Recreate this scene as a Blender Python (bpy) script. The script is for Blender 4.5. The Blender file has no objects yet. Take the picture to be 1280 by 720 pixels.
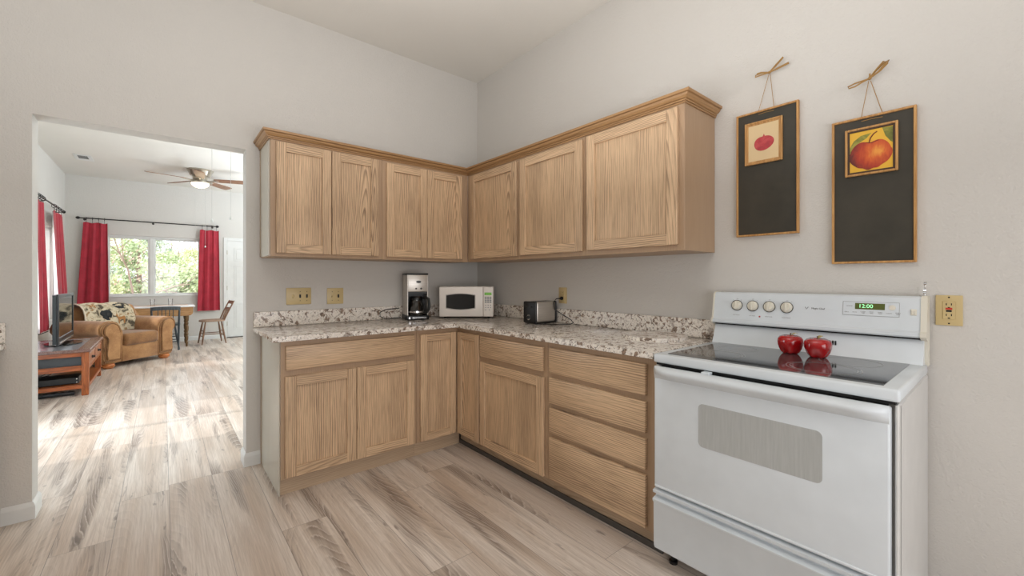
import bpy, bmesh, math, random
from mathutils import Vector, Matrix
random.seed(7)
C = bpy.context.scene
COL = C.collection
PI = math.pi
R = math.radians

# ------------------------------------------------------------------ camera, world, sun, lights, exposure
cam = bpy.data.objects.new('camera', bpy.data.cameras.new('camera'))
COL.objects.link(cam)
cam.location = (-2.2777, -3.2465, 1.234)
cam.rotation_euler = (R(90), 0, R(-39.7886))
cam.data.sensor_fit = 'HORIZONTAL'
cam.data.sensor_width = 36
cam.data.lens = 524.12 / 1280 * 36
cam.data.shift_y = -(360 - 349.13) / 1280
cam.data.clip_start = 0.02
C.camera = cam
C.view_settings.view_transform = 'Standard'
C.view_settings.look = 'None'
C.view_settings.gamma = 1
C.view_settings.use_curve_mapping = False
C.view_settings.exposure = 0.08

world = bpy.data.worlds.new('sky')
C.world = world
world.use_nodes = True
wn = world.node_tree
bg = wn.nodes['Background']
bg.inputs[0].default_value = (0.86, 0.93, 1.0, 1)
bg.inputs[1].default_value = 3.4

def light(name, kind, energy, loc, rot=(0, 0, 0), color=(1, 1, 1), sx=1, sy=1):
    d = bpy.data.lights.new(name, kind)
    d.energy = energy
    d.color = color
    if kind == 'AREA':
        d.shape = 'RECTANGLE'
        d.size, d.size_y = sx, sy
    o = bpy.data.objects.new(name, d)
    o.location = loc
    o.rotation_euler = rot
    COL.objects.link(o)
    return o
sun = light('sun', 'SUN', 2.5, (-12, 1, 6), color=(1.0, 0.975, 0.94))
sun.data.angle = R(0.8)
sun.rotation_euler = Vector((1, -0.075, -0.50)).to_track_quat('-Z', 'Y').to_euler()
# kitchen ceiling fixture and the daylight of the windows behind the camera, the patio door's sky light, and added fill lamps for both rooms
light('kitchen_ceiling_light', 'AREA', 6, (-2.2, -2.6, 3.05), (0, 0, 0), (0.96, 0.98, 1.0), 1.5, 1.0)
light('kitchen_window_daylight', 'AREA', 43, (-2.0, -4.9, 1.1), (R(90), 0, 0), (0.955, 0.965, 1.0), 2.6, 1.6)
light('kitchen_up_fill', 'AREA', 40, (-1.95,-2.3,1.7), (R(180), 0, 0), (0.96, 0.97, 0.985), 1.8, 1.8).data.spread = R(180)  # added fill facing up, no such fixture in the kitchen
light('living_room_side_fill', 'AREA', 55, (2.4, 3.6, 1.6), (0, R(90), 0), (0.74, 0.89, 1.0), 2.2, 4.5)  # added fill at the right wall, which has no window
light('living_room_up_fill', 'AREA', 290, (0.9, 3.6, 1.5), (R(180), 0, 0), (0.79, 0.90, 1.0), 2.0, 5.0)  # added lamp facing up to brighten the living room ceiling
light('patio_door_skylight', 'AREA', 26, (-3.5, 1.55, 1.1), (0, R(-90), 0), (0.78, 0.90, 1.0), 1.9, 1.3)

# ------------------------------------------------------------------ helpers
def lin(c):
    return tuple(((v / 255) / 12.92 if v / 255 <= 0.04045 else ((v / 255 + 0.055) / 1.055) ** 2.4) for v in c) + (1,)

class MB:
    def __init__(s):
        s.bm = bmesh.new()
    def _mat(s, faces, m):
        for f in faces:
            f.material_index = m
    def box(s, x0, x1, y0, y1, z0, z1, b=0, m=0, seg=1, M=None):
        bm = s.bm
        n0 = len(bm.faces)
        vs = [bm.verts.new((x, y, z)) for x in (min(x0, x1), max(x0, x1)) for y in (min(y0, y1), max(y0, y1)) for z in (min(z0, z1), max(z0, z1))]
        fs = [bm.faces.new([vs[i] for i in q]) for q in ((0, 1, 3, 2), (4, 6, 7, 5), (0, 4, 5, 1), (2, 3, 7, 6), (0, 2, 6, 4), (1, 5, 7, 3))]
        allv = set(vs)
        if b > 0:
            es = set()
            for f in fs:
                es.update(f.edges)
            r = bmesh.ops.bevel(bm, geom=list(es), offset=b, segments=seg, profile=0.5, affect='EDGES')
            fs = [f for f in set(r['faces']) | set(f for f in fs if f.is_valid)]
            allv = set()
            stack = [v for f in fs for v in f.verts]
            allv.update(stack)
            allf = set()
            for v in allv:
                allf.update(v.link_faces)
            fs = list(allf)
        s._mat(fs, m)
        if M is not None:
            bmesh.ops.transform(bm, matrix=M, verts=list(allv))
        return s
    def prism(s, poly, axis, a, b, m=0, M=None):
        # poly: list of 2D points; axis 'x': (y,z), 'y': (x,z), 'z': (x,y)
        def P(p, t):
            return {'x': (t, p[0], p[1]), 'y': (p[0], t, p[1]), 'z': (p[0], p[1], t)}[axis]
        A = [s.bm.verts.new(P(p, a)) for p in poly]
        B = [s.bm.verts.new(P(p, b)) for p in poly]
        fs = [s.bm.faces.new(A), s.bm.faces.new(B[::-1])]
        n = len(poly)
        for i in range(n):
            fs.append(s.bm.faces.new((A[i], A[(i + 1) % n], B[(i + 1) % n], B[i])))
        s._mat(fs, m)
        if M is not None:
            bmesh.ops.transform(s.bm, matrix=M, verts=A + B)
        return s
    def tube(s, pts, r, n=8, m=0, closed=False, caps=True):
        pts = [Vector(p) for p in pts]
        k = len(pts)
        rr = r if isinstance(r, (list, tuple)) else [r] * k
        rings = []
        up = None
        for i, p in enumerate(pts):
            if closed:
                t = pts[(i + 1) % k] - pts[i - 1]
            else:
                t = pts[min(i + 1, k - 1)] - pts[max(i - 1, 0)]
            t.normalize()
            if up is None:
                up = Vector((0, 0, 1)) if abs(t.z) < 0.9 else Vector((1, 0, 0))
            up = (up - t * up.dot(t))
            if up.length < 1e-5:
                up = t.orthogonal()
            up.normalize()
            sd = t.cross(up)
            rings.append([s.bm.verts.new(p + (up * math.cos(2 * PI * j / n) + sd * math.sin(2 * PI * j / n)) * rr[i]) for j in range(n)])
        fs = []
        for i in range(k if closed else k - 1):
            a, b = rings[i], rings[(i + 1) % k]
            for j in range(n):
                fs.append(s.bm.faces.new((a[j], a[(j + 1) % n], b[(j + 1) % n], b[j])))
        if caps and not closed:
            fs.append(s.bm.faces.new(rings[0][::-1]))
            fs.append(s.bm.faces.new(rings[-1]))
        s._mat(fs, m)
        return s
    def lathe(s, prof, n=24, loc=(0, 0, 0), m=0, M=None, f=None):
        rings = []
        vs = []
        for (r, z) in prof:
            if r < 1e-6:
                v = s.bm.verts.new((loc[0], loc[1], loc[2] + z))
                rings.append([v])
                vs.append(v)
            else:
                ring = []
                for j in range(n):
                    a = 2 * PI * j / n
                    q = r * (f(a, z) if f else 1)
                    ring.append(s.bm.verts.new((loc[0] + q * math.cos(a), loc[1] + q * math.sin(a), loc[2] + z)))
                rings.append(ring)
                vs += ring
        fs = []
        for a, b in zip(rings, rings[1:]):
            if len(a) == 1 and len(b) == 1:
                continue
            for j in range(n):
                k = (j + 1) % n
                if len(a) == 1:
                    fs.append(s.bm.faces.new((a[0], b[k], b[j])))
                elif len(b) == 1:
                    fs.append(s.bm.faces.new((a[j], a[k], b[0])))
                else:
                    fs.append(s.bm.faces.new((a[j], a[k], b[k], b[j])))
        if len(rings[0]) > 1:
            fs.append(s.bm.faces.new(rings[0][::-1]))
        if len(rings[-1]) > 1:
            fs.append(s.bm.faces.new(rings[-1]))
        s._mat(fs, m)
        if M is not None:
            bmesh.ops.transform(s.bm, matrix=M, verts=vs)
        return s
    def grid(s, fn, nu, nv, m=0, thick=0, mback=None):
        # fn(u,v) -> (point, normal) ; closed thin slab when thick > 0
        A = [[s.bm.verts.new(fn(i / nu, j / nv)[0]) for j in range(nv + 1)] for i in range(nu + 1)]
        fs, fb = [], []
        for i in range(nu):
            for j in range(nv):
                fs.append(s.bm.faces.new((A[i][j], A[i + 1][j], A[i + 1][j + 1], A[i][j + 1])))
        if thick > 0:
            B = [[s.bm.verts.new(Vector(fn(i / nu, j / nv)[0]) - Vector(fn(i / nu, j / nv)[1]) * thick) for j in range(nv + 1)] for i in range(nu + 1)]
            for i in range(nu):
                for j in range(nv):
                    fb.append(s.bm.faces.new((B[i][j], B[i][j + 1], B[i + 1][j + 1], B[i + 1][j])))
            for i in range(nu):
                fs.append(s.bm.faces.new((A[i][0], B[i][0], B[i + 1][0], A[i + 1][0])))
                fs.append(s.bm.faces.new((A[i][nv], A[i + 1][nv], B[i + 1][nv], B[i][nv])))
            for j in range(nv):
                fs.append(s.bm.faces.new((A[0][j], A[0][j + 1], B[0][j + 1], B[0][j])))
                fs.append(s.bm.faces.new((A[nu][j], B[nu][j], B[nu][j + 1], A[nu][j + 1])))
        s._mat(fs, m)
        s._mat(fb, m if mback is None else mback)
        return s
    def text(s, body, size, M, m=0, ext=0.0004, align='CENTER'):
        cu = bpy.data.curves.new('lettering', 'FONT')
        cu.body = body
        cu.size = size
        cu.align_x = align
        cu.align_y = 'CENTER'
        cu.extrude = ext
        cu.resolution_u = 3
        t = bpy.data.objects.new('lettering', cu)
        COL.objects.link(t)
        dg = bpy.context.evaluated_depsgraph_get()
        me = bpy.data.meshes.new_from_object(t.evaluated_get(dg))
        b2 = bmesh.new()
        b2.from_mesh(me)
        mp = [s.bm.verts.new(M @ v.co) for v in b2.verts]
        b2.verts.index_update()
        for f in b2.faces:
            try:
                nf = s.bm.faces.new([mp[v.index] for v in f.verts])
                nf.material_index = m
            except ValueError:
                pass
        b2.free()
        bpy.data.objects.remove(t)
        bpy.data.curves.remove(cu)
        bpy.data.meshes.remove(me)
        return s
    def build(s, name, mats, parent=None, angle=35, recalc=True, flat=False):
        if recalc:
            bmesh.ops.recalc_face_normals(s.bm, faces=list(s.bm.faces))
        me = bpy.data.meshes.new(name)
        s.bm.to_mesh(me)
        s.bm.free()
        for mt in (mats if isinstance(mats, (list, tuple)) else [mats]):
            me.materials.append(mt)
        if not flat:
            me.polygons.foreach_set('use_smooth', [True] * len(me.polygons))
            me.set_sharp_from_angle(angle=R(angle))
        o = bpy.data.objects.new(name, me)
        COL.objects.link(o)
        if parent is not None:
            o.parent = parent
        return o

def tag(o, label, cat, group=None):
    o['label'] = label
    o['category'] = cat
    if group:
        o['group'] = group
    return o
def thing(name, label, cat, loc=(0, 0, 0), rz=0, group=None):
    o = bpy.data.objects.new(name, None)
    o.empty_display_size = 0.05
    COL.objects.link(o)
    o.location = loc
    o.rotation_euler = (0, 0, rz)
    return tag(o, label, cat, group)
def struct(o):
    if o.parent is None:
        o['kind'] = 'structure'
    return o
def copy_tree(o, parent=None):
    c = o.copy()
    COL.objects.link(c)
    if parent is not None:
        c.parent = parent
    for ch in [x for x in bpy.data.objects if x.parent == o]:
        copy_tree(ch, c)
    return c

# ------------------------------------------------------------------ materials
class NT:
    def __init__(s, name):
        s.m = bpy.data.materials.new(name)
        s.m.use_nodes = True
        s.t = s.m.node_tree
        s.b = s.t.nodes['Principled BSDF']
        s.out = s.t.nodes['Material Output']
    def n(s, typ, **kw):
        d = s.t.nodes.new('ShaderNode' + typ)
        for k, v in kw.items():
            setattr(d, k, v)
        return d
    def _in(s, sock, v):
        if hasattr(v, 'links'):
            s.t.links.new(v, sock)
        elif v is not None:
            sock.default_value = v
    def math(s, op, a, b=None, c=None):
        d = s.n('Math', operation=op)
        s._in(d.inputs[0], a)
        s._in(d.inputs[1], b)
        if c is not None:
            s._in(d.inputs[2], c)
        return d.outputs[0]
    def xyz(s, v):
        d = s.n('SeparateXYZ')
        s._in(d.inputs[0], v)
        return d.outputs
    def vec(s, x, y, z=0.0):
        d = s.n('CombineXYZ')
        s._in(d.inputs[0], x)
        s._in(d.inputs[1], y)
        s._in(d.inputs[2], z)
        return d.outputs[0]
    def noise(s, v, scale, detail=3, rough=0.55, dist=0):
        d = s.n('TexNoise')
        s._in(d.inputs['Vector'], v)
        d.inputs['Scale'].default_value = scale
        d.inputs['Detail'].default_value = detail
        d.inputs['Roughness'].default_value = rough
        d.inputs['Distortion'].default_value = dist
        return d.outputs['Fac']
    def ramp(s, f, stops, interp='LINEAR'):
        d = s.n('ValToRGB')
        d.color_ramp.interpolation = interp
        el = d.color_ramp.elements
        while len(el) < len(stops):
            el.new(0.5)
        for e, (p, c) in zip(el, stops):
            e.position = p
            e.color = c if len(c) == 4 else lin(c)
        s._in(d.inputs[0], f)
        return d.outputs[0]
    def mix(s, f, a, b, mode='MIX'):
        d = s.n('Mix', data_type='RGBA', blend_type=mode)
        s._in(d.inputs[0], f)
        s._in(d.inputs[6], a)
        s._in(d.inputs[7], b)
        return d.outputs[2]
    def coord(s, what='Object'):
        return s.n('TexCoord').outputs[what]
    def bump(s, h, strength=0.2, dist=0.002):
        d = s.n('Bump')
        d.inputs['Strength'].default_value = strength
        d.inputs['Distance'].default_value = dist
        s._in(d.inputs['Height'], h)
        s.t.links.new(d.outputs[0], s.b.inputs['Normal'])
    def set(s, **kw):
        for k, v in kw.items():
            s._in(s.b.inputs[k.replace('_', ' ')], v)
        return s.m
def plain(name, rgb, rough=0.5, metal=0.0, **kw):
    t = NT(name)
    nz = t.noise(t.coord(), 9, 2)
    c = lin(rgb)
    lo = tuple(v * 0.94 for v in c[:3]) + (1,)
    t.set(Base_Color=t.ramp(nz, [(0.3, lo), (0.7, c)]), Roughness=rough, Metallic=metal, **kw)
    return t.m

def mat_wall(name, rgb, bump=0.35):
    t = NT(name)
    co = t.coord()
    h = t.noise(co, 130, 3, 0.6)
    h2 = t.noise(co, 45, 2, 0.5)
    t.bump(t.math('ADD', h, t.math('MULTIPLY', h2, 0.8)), bump, 0.003)
    c = lin(rgb)
    v = t.noise(co, 1.5, 2)
    t.set(Base_Color=t.ramp(v, [(0.3, tuple(x * 0.97 for x in c[:3]) + (1,)), (0.7, c)]), Roughness=0.75)
    t.b.inputs['Specular IOR Level'].default_value = 0.25
    return t.m
M_wall = mat_wall('painted_wall', (211, 207, 201), 0.8)
M_ceil = mat_wall('painted_ceiling', (226, 222, 214), 0.25)
M_trim = plain('white_trim_paint', (226, 226, 223), 0.4)

def mat_oak(name, horiz=False, light=(223, 190, 153), dark=(122, 97, 75), rough=0.42, depth=1.0):
    t = NT(name)
    x, y, z = t.xyz(t.coord())
    a = t.math('ADD', x, t.math('MULTIPLY', y, 0.93))
    u, v = (z, a) if horiz else (a, z)
    rnd = t.n('ObjectInfo').outputs['Random']
    ou = t.math('MULTIPLY', t.math('SUBTRACT', rnd, 0.5), 0.22)
    rnd2 = t.math('FRACT', t.math('MULTIPLY', rnd, 17.3))
    ov = t.math('SUBTRACT', t.math('MULTIPLY', rnd2, 1.3), 0.65)
    uu = t.math('ADD', u, ou)
    vv = t.math('ADD', v, ov)
    wob = t.noise(t.vec(t.math('MULTIPLY', uu, 4), t.math('MULTIPLY', vv, 0.55), t.math('MULTIPLY', rnd, 31)), 1.6, 2, 0.5)
    uw = t.math('ADD', uu, t.math('MULTIPLY', t.math('SUBTRACT', wob, 0.5), 0.085))
    w = t.n('TexWave', wave_type='RINGS', rings_direction='Z', wave_profile='SAW')
    t._in(w.inputs['Vector'], t.vec(uw, t.math('MULTIPLY', vv, 0.075), 0.0))
    w.inputs['Scale'].default_value = 31
    w.inputs['Distortion'].default_value = 0.8
    w.inputs['Detail'].default_value = 2
    w.inputs['Detail Scale'].default_value = 2.5
    cath = t.ramp(w.outputs['Fac'], [(0.0, (0, 0, 0, 1)), (0.5, (0.15, 0.15, 0.15, 1)), (0.86, (1, 1, 1, 1)), (1.0, (0.2, 0.2, 0.2, 1))])
    pores = t.noise(t.vec(t.math('MULTIPLY', uu, 210), t.math('MULTIPLY', vv, 6), t.math('MULTIPLY', rnd, 9)), 1.0, 3, 0.65)
    pr = t.ramp(pores, [(0.42, (0, 0, 0, 1)), (0.72, (1, 1, 1, 1))])
    broad = t.noise(t.vec(t.math('MULTIPLY', uu, 7), t.math('MULTIPLY', vv, 0.9), t.math('MULTIPLY', rnd, 13)), 1.0, 2)
    cath = t.math('MULTIPLY', cath, t.ramp(t.noise(t.vec(t.math('MULTIPLY', uu, 9), t.math('MULTIPLY', vv, 1.1), t.math('MULTIPLY', rnd, 41)), 1.0, 2), [(0.36, (0.3, 0.3, 0.3, 1)), (0.58, (1, 1, 1, 1))]))
    f = t.math('ADD', t.math('MULTIPLY', cath, 0.68 * depth), t.math('ADD', t.math('MULTIPLY', pr, 0.42 * depth), t.math('MULTIPLY', t.math('SUBTRACT', broad, 0.5), 0.5)))
    c = t.ramp(f, [(0.0, light), (0.45, tuple((p * 0.55 + q * 0.45) for p, q in zip(light, dark))), (1.0, dark)])
    hv = t.math('ADD', 0.94, t.math('MULTIPLY', rnd2, 0.1))
    c = t.mix(1.0, c, t.vec(hv, hv, hv), 'MULTIPLY')
    t.bump(t.math('MULTIPLY', f, -1), 0.12, 0.001)
    t.set(Base_Color=c, Roughness=rough)
    return t.m
M_oakV = mat_oak('pickled_oak_upright_grain')
M_oakH = mat_oak('pickled_oak_level_grain', True)
M_oakbody = mat_oak('pickled_oak_frame_shaded', False, (178, 149, 120), (150, 122, 96), 0.45, 0.5)  # oak darkened to stand for shade in the gaps between fronts
M_kick = mat_oak('oak_kick_board', True, (188, 164, 137), (150, 126, 102), 0.5, 0.8)  # toe kick's shade put into a darker oak; scribe strips share it
M_oaklit = mat_oak('daylit_oak_end_veneer', False, (202, 196, 182), (184, 176, 160), 0.25, 0.4)  # oak veneer with the daylight on the cabinet ends put into its colour
M_dark = plain('dark_vinyl_and_kick_shade', (74, 70, 66), 0.5)  # threshold colour, also painted shade at the foot of the toe kick

def mat_floor():
    t = NT('grey_oak_planks')
    x, y, z = t.xyz(t.coord())
    W, L = 0.21, 1.52
    px = t.math('DIVIDE', t.math('ADD', x, 2.25 + 21), W)
    i = t.math('FLOOR', px)
    wn1 = t.n('TexWhiteNoise', noise_dimensions='1D')
    t._in(wn1.inputs['W'], i)
    py = t.math('ADD', t.math('DIVIDE', t.math('ADD', y, 30), L), t.math('MULTIPLY', wn1.outputs['Value'], 3.7))
    j = t.math('FLOOR', py)
    wn2 = t.n('TexWhiteNoise', noise_dimensions='2D')
    t._in(wn2.inputs['Vector'], t.vec(i, j))
    rid = wn2.outputs['Value']
    rc = t.xyz(wn2.outputs['Color'])
    fx = t.math('FRACT', px)
    fy = t.math('FRACT', py)
    def edge(f, w):
        return t.math('LESS_THAN', t.math('SUBTRACT', 0.5, t.math('ABSOLUTE', t.math('SUBTRACT', f, 0.5))), w)
    seam = t.math('MAXIMUM', edge(fx, 0.006), edge(fy, 0.0007))
    lx = t.math('MULTIPLY', t.math('ADD', fx, t.math('SUBTRACT', t.math('MULTIPLY', rc[0], 1.2), 1.1)), W)
    ly = t.math('MULTIPLY', t.math('ADD', fy, t.math('SUBTRACT', t.math('MULTIPLY', rc[1], 1.6), 1.3)), L)
    seed = t.math('MULTIPLY', rid, 57)
    wob = t.noise(t.vec(t.math('MULTIPLY', lx, 7), t.math('MULTIPLY', ly, 1.0), seed), 1.3, 2, 0.5)
    u = t.math('ADD', lx, t.math('MULTIPLY', t.math('SUBTRACT', wob, 0.5), 0.10))
    w = t.n('TexWave', wave_type='RINGS', rings_direction='Z', wave_profile='SAW')
    t._in(w.inputs['Vector'], t.vec(u, t.math('MULTIPLY', ly, 0.12), 0.0))
    w.inputs['Scale'].default_value = 27
    w.inputs['Distortion'].default_value = 1.6
    w.inputs['Detail'].default_value = 3
    w.inputs['Detail Scale'].default_value = 4
    cath = t.ramp(w.outputs['Fac'], [(0.0, (0, 0, 0, 1)), (0.45, (0.1, 0.1, 0.1, 1)), (0.85, (1, 1, 1, 1)), (0.92, (0.1, 0.1, 0.1, 1)), (1.0, (0, 0, 0, 1))])
    pale = t.ramp(w.outputs['Fac'], [(0.0, (1, 1, 1, 1)), (0.12, (0, 0, 0, 1)), (0.93, (0, 0, 0, 1)), (1.0, (1, 1, 1, 1))])
    pn = t.noise(t.vec(t.math('MULTIPLY', lx, 12), t.math('MULTIPLY', ly, 0.9), seed), 1.0, 3, 0.5)
    patch = t.ramp(pn, [(0.52, (0, 0, 0, 1)), (0.68, (1, 1, 1, 1))])
    fine = t.noise(t.vec(t.math('MULTIPLY', lx, 150), t.math('MULTIPLY', ly, 3.2), seed), 1.0, 4, 0.7)
    broad = t.noise(t.vec(t.math('MULTIPLY', lx, 9), t.math('MULTIPLY', ly, 0.7), t.math('ADD', seed, 33)), 1.0, 3, 0.5)
    dark = t.noise(t.vec(t.math('MULTIPLY', lx, 26), t.math('MULTIPLY', ly, 5.0), t.math('ADD', seed, 7)), 1.0, 3, 0.6, 0.4)
    knot = t.ramp(t.math('ADD', dark, t.math('MULTIPLY', t.math('SUBTRACT', pn, 0.5), 0.5)), [(0.66, (0, 0, 0, 1)), (0.74, (1, 1, 1, 1))])
    base = t.ramp(rid, [(0.0, (234, 223, 212)), (0.5, (227, 216, 205)), (1.0, (219, 207, 196))])
    c = t.mix(t.ramp(broad, [(0.40, (0, 0, 0, 1)), (0.66, (0.75, 0.75, 0.75, 1))]), base, lin((188, 164, 142)))
    c = t.mix(t.ramp(fine, [(0.38, (0, 0, 0, 1)), (0.72, (0.7, 0.7, 0.7, 1))]), c, lin((172, 155, 140)))
    c = t.mix(t.math('MULTIPLY', patch, 0.75), c, lin((138, 121, 108)))
    c = t.mix(t.math('MULTIPLY', cath, t.math('ADD', 0.07, t.math('MULTIPLY', patch, 0.62))), c, lin((112, 98, 89)))
    c = t.mix(t.math('MULTIPLY', pale, t.math('ADD', 0.10, t.math('MULTIPLY', patch, 0.6))), c, lin((226, 217, 208)))
    c = t.mix(t.math('MULTIPLY', knot, 0.6), c, lin((104, 92, 84)))
    c = t.mix(t.math('MULTIPLY', seam, 0.55), c, lin((84, 76, 70)))
    t.bump(t.math('SUBTRACT', t.math('MULTIPLY', fine, 0.3), seam), 0.15, 0.0015)
    t.set(Base_Color=c, Roughness=t.math('ADD', 0.27, t.math('MULTIPLY', fine, 0.18)))
    return t.m
M_floor = mat_floor()

def mat_granite():
    t = NT('speckled_granite')
    co = t.coord()
    n1 = t.noise(co, 30, 5, 0.66, 0.7)
    n2 = t.noise(co, 62, 4, 0.65, 0.4)
    n3 = t.noise(co, 14, 4, 0.62, 0.9)
    n4 = t.noise(co, 95, 3, 0.6, 0.8)
    c = t.ramp(n2, [(0.28, (176, 165, 154)), (0.42, (232, 223, 212)), (0.6, (244, 238, 229)), (0.76, (206, 194, 180))])
    br = t.ramp(n1, [(0.538, (0, 0, 0, 1)), (0.576, (1, 1, 1, 1))])
    c = t.mix(t.math('MULTIPLY', br, 0.9), c, t.ramp(n2, [(0.38, (84, 66, 52)), (0.58, (150, 122, 100))]))
    big = t.ramp(n3, [(0.58, (0, 0, 0, 1)), (0.63, (1, 1, 1, 1))])
    c = t.mix(t.math('MULTIPLY', big, 0.6), c, t.ramp(n4, [(0.4, (78, 62, 54)), (0.6, (176, 158, 144))]))
    dk = t.ramp(n4, [(0.60, (0, 0, 0, 1)), (0.645, (1, 1, 1, 1))])
    c = t.mix(t.math('MULTIPLY', dk, 0.8), c, lin((62, 54, 50)))
    t.set(Base_Color=c, Roughness=0.16)
    return t.m
M_granite = mat_granite()

M_white = plain('white_enamel', (219, 225, 229), 0.22)
M_whiteshade = plain('white_enamel_shaded_side', (212, 211, 208), 0.3)  # same white enamel, darkened for shading on the stove's sides
M_cream = plain('cream_plastic', (226, 221, 206), 0.35)
M_micro = plain('microwave_white', (236, 228, 220), 0.3)
M_almond = plain('almond_plastic', (206, 184, 134), 0.35)
M_black = plain('black_plastic', (13, 13, 14), 0.36)
M_gap = plain('black_gap', (10, 10, 10), 0.8)
M_grayline = plain('grey_print', (150, 150, 150), 0.6)
M_red = plain('red_enamel_dot', (170, 30, 35), 0.4)
M_redbtn = plain('red_button', (205, 60, 45), 0.4)

def mat_steel(name, rgb=(212, 206, 198), rough=0.36):
    t = NT(name)
    x, y, z = t.xyz(t.coord())
    n = t.noise(t.vec(t.math('MULTIPLY', t.math('ADD', x, y), 2), 0.0, t.math('MULTIPLY', z, 180)), 1.0, 3)
    c = lin(rgb)
    t.set(Base_Color=t.ramp(n, [(0.3, tuple(v * 0.8 for v in c[:3]) + (1,)), (0.7, c)]), Metallic=0.75, Roughness=rough)
    return t.m
M_steel = mat_steel('brushed_steel')
M_nickel = plain('brushed_nickel', (188, 180, 166), 0.3, 0.9)
M_chrome = plain('chrome', (215, 215, 215), 0.12, 1.0)
def mat_glass(name, tint=(1, 1, 1), gloss=0.12):
    t = NT(name)
    tr = t.n('BsdfTransparent')
    tr.inputs[0].default_value = tint + (1,)
    gl = t.n('BsdfGlossy')
    gl.inputs['Roughness'].default_value = 0.03
    nz = t.noise(t.coord(), 3, 1)
    t.t.links.new(t.ramp(nz, [(0.4, (0.9, 0.9, 0.9, 1)), (0.6, (1, 1, 1, 1))]), gl.inputs[0])
    fr = t.n('Fresnel')
    fr.inputs[0].default_value = 1.45
    mx = t.n('MixShader')
    t._in(mx.inputs[0], t.math('ADD', t.math('MULTIPLY', fr.outputs[0], 0.8), gloss * 0.2))
    t.t.links.new(tr.outputs[0], mx.inputs[1])
    t.t.links.new(gl.outputs[0], mx.inputs[2])
    t.t.links.new(mx.outputs[0], t.out.inputs[0])
    return t.m
M_glass = mat_glass('clear_glass')
M_carafe = mat_glass('smoky_carafe_glass', (0.45, 0.42, 0.40), 0.25)
M_blackglass = plain('black_glass', (14, 15, 17), 0.06)
def mat_cooktop():
    t = NT('speckled_black_ceramic_glass')
    n = t.noise(t.coord(), 420, 2, 0.6)
    t.set(Base_Color=t.ramp(n, [(0.45, (44, 46, 48)), (0.7, (116, 118, 120))]), Roughness=0.06, IOR=2.3)
    t.b.inputs['Specular IOR Level'].default_value = 0.8
    return t.m
M_cook = mat_cooktop()
M_ring = plain('burner_ring_grey', (160, 162, 162), 0.12)
def mat_ovenglass():
    t = NT('grey_oven_window')
    x, y, z = t.xyz(t.coord())
    n = t.noise(t.vec(t.math('MULTIPLY', x, 160), t.math('MULTIPLY', x, 10), t.math('MULTIPLY', z, 9)), 1.0, 3, 0.6)
    t.set(Base_Color=t.ramp(n, [(0.3, (172, 174, 172)), (0.7, (182, 184, 182))]), Roughness=0.12)
    return t.m
M_ovenglass = mat_ovenglass()
def mat_emit(name, rgb, strength):
    t = NT(name)
    n = t.noise(t.coord(), 4, 1)
    c = lin(rgb)
    t.set(Base_Color=c, Emission_Color=t.ramp(n, [(0.3, tuple(v * 0.95 for v in c[:3]) + (1,)), (0.7, c)]), Emission_Strength=strength)
    return t.m
M_lampglow = mat_emit('lit_frosted_glass', (255, 236, 205), 5.0)
M_lcd = mat_emit('lit_olive_display', (74, 82, 26), 0.22)
M_lcdgreen = mat_emit('lit_green_display', (100, 150, 64), 0.45)
M_digit = mat_emit('lit_green_digits', (170, 255, 190), 0.8)

def mat_fabric(name, c1, c2, scale=220, rough=0.9, sheen=0.3):
    t = NT(name)
    co = t.coord()
    n = t.noise(co, scale, 3, 0.6)
    n2 = t.noise(co, 7, 3, 0.55)
    f = t.math('ADD', t.math('MULTIPLY', n, 0.35), t.math('MULTIPLY', n2, 0.65))
    t.bump(n, 0.25, 0.002)
    t.set(Base_Color=t.ramp(f, [(0.35, c2), (0.62, c1)]), Roughness=rough)
    t.b.inputs['Sheen Weight'].default_value = sheen
    return t.m
M_suede = mat_fabric('tan_suede', (176, 130, 84), (136, 92, 52), 90)
M_suede2 = mat_fabric('brown_suede', (148, 104, 62), (112, 74, 40), 60)
M_curtain = mat_fabric('crimson_curtain', (178, 30, 52), (150, 18, 40), 300, 0.7)
M_lining = mat_fabric('white_curtain_lining', (242, 232, 234), (228, 216, 220), 300, 0.8)
def mat_throw():
    t = NT('woodland_tapestry')
    co = t.coord()
    n = t.noise(co, 11, 3, 0.6, 0.5)
    n2 = t.noise(co, 26, 3, 0.6)
    c = t.ramp(n, [(0.38, (82, 72, 58)), (0.47, (186, 170, 142)), (0.58, (202, 188, 162)), (0.66, (150, 118, 82))])
    k = t.ramp(n2, [(0.60, (0, 0, 0, 1)), (0.68, (1, 1, 1, 1))])
    c = t.mix(t.math('MULTIPLY', k, 0.6), c, lin((70, 70, 58)))
    t.set(Base_Color=c, Roughness=0.95)
    return t.m
M_throw = mat_throw()
M_bear = plain('dark_woven_bear', (38, 40, 42), 0.95)
M_deer = plain('tan_woven_deer', (168, 118, 70), 0.95)
M_fringe = plain('cream_edge', (228, 216, 196), 0.9)

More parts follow.
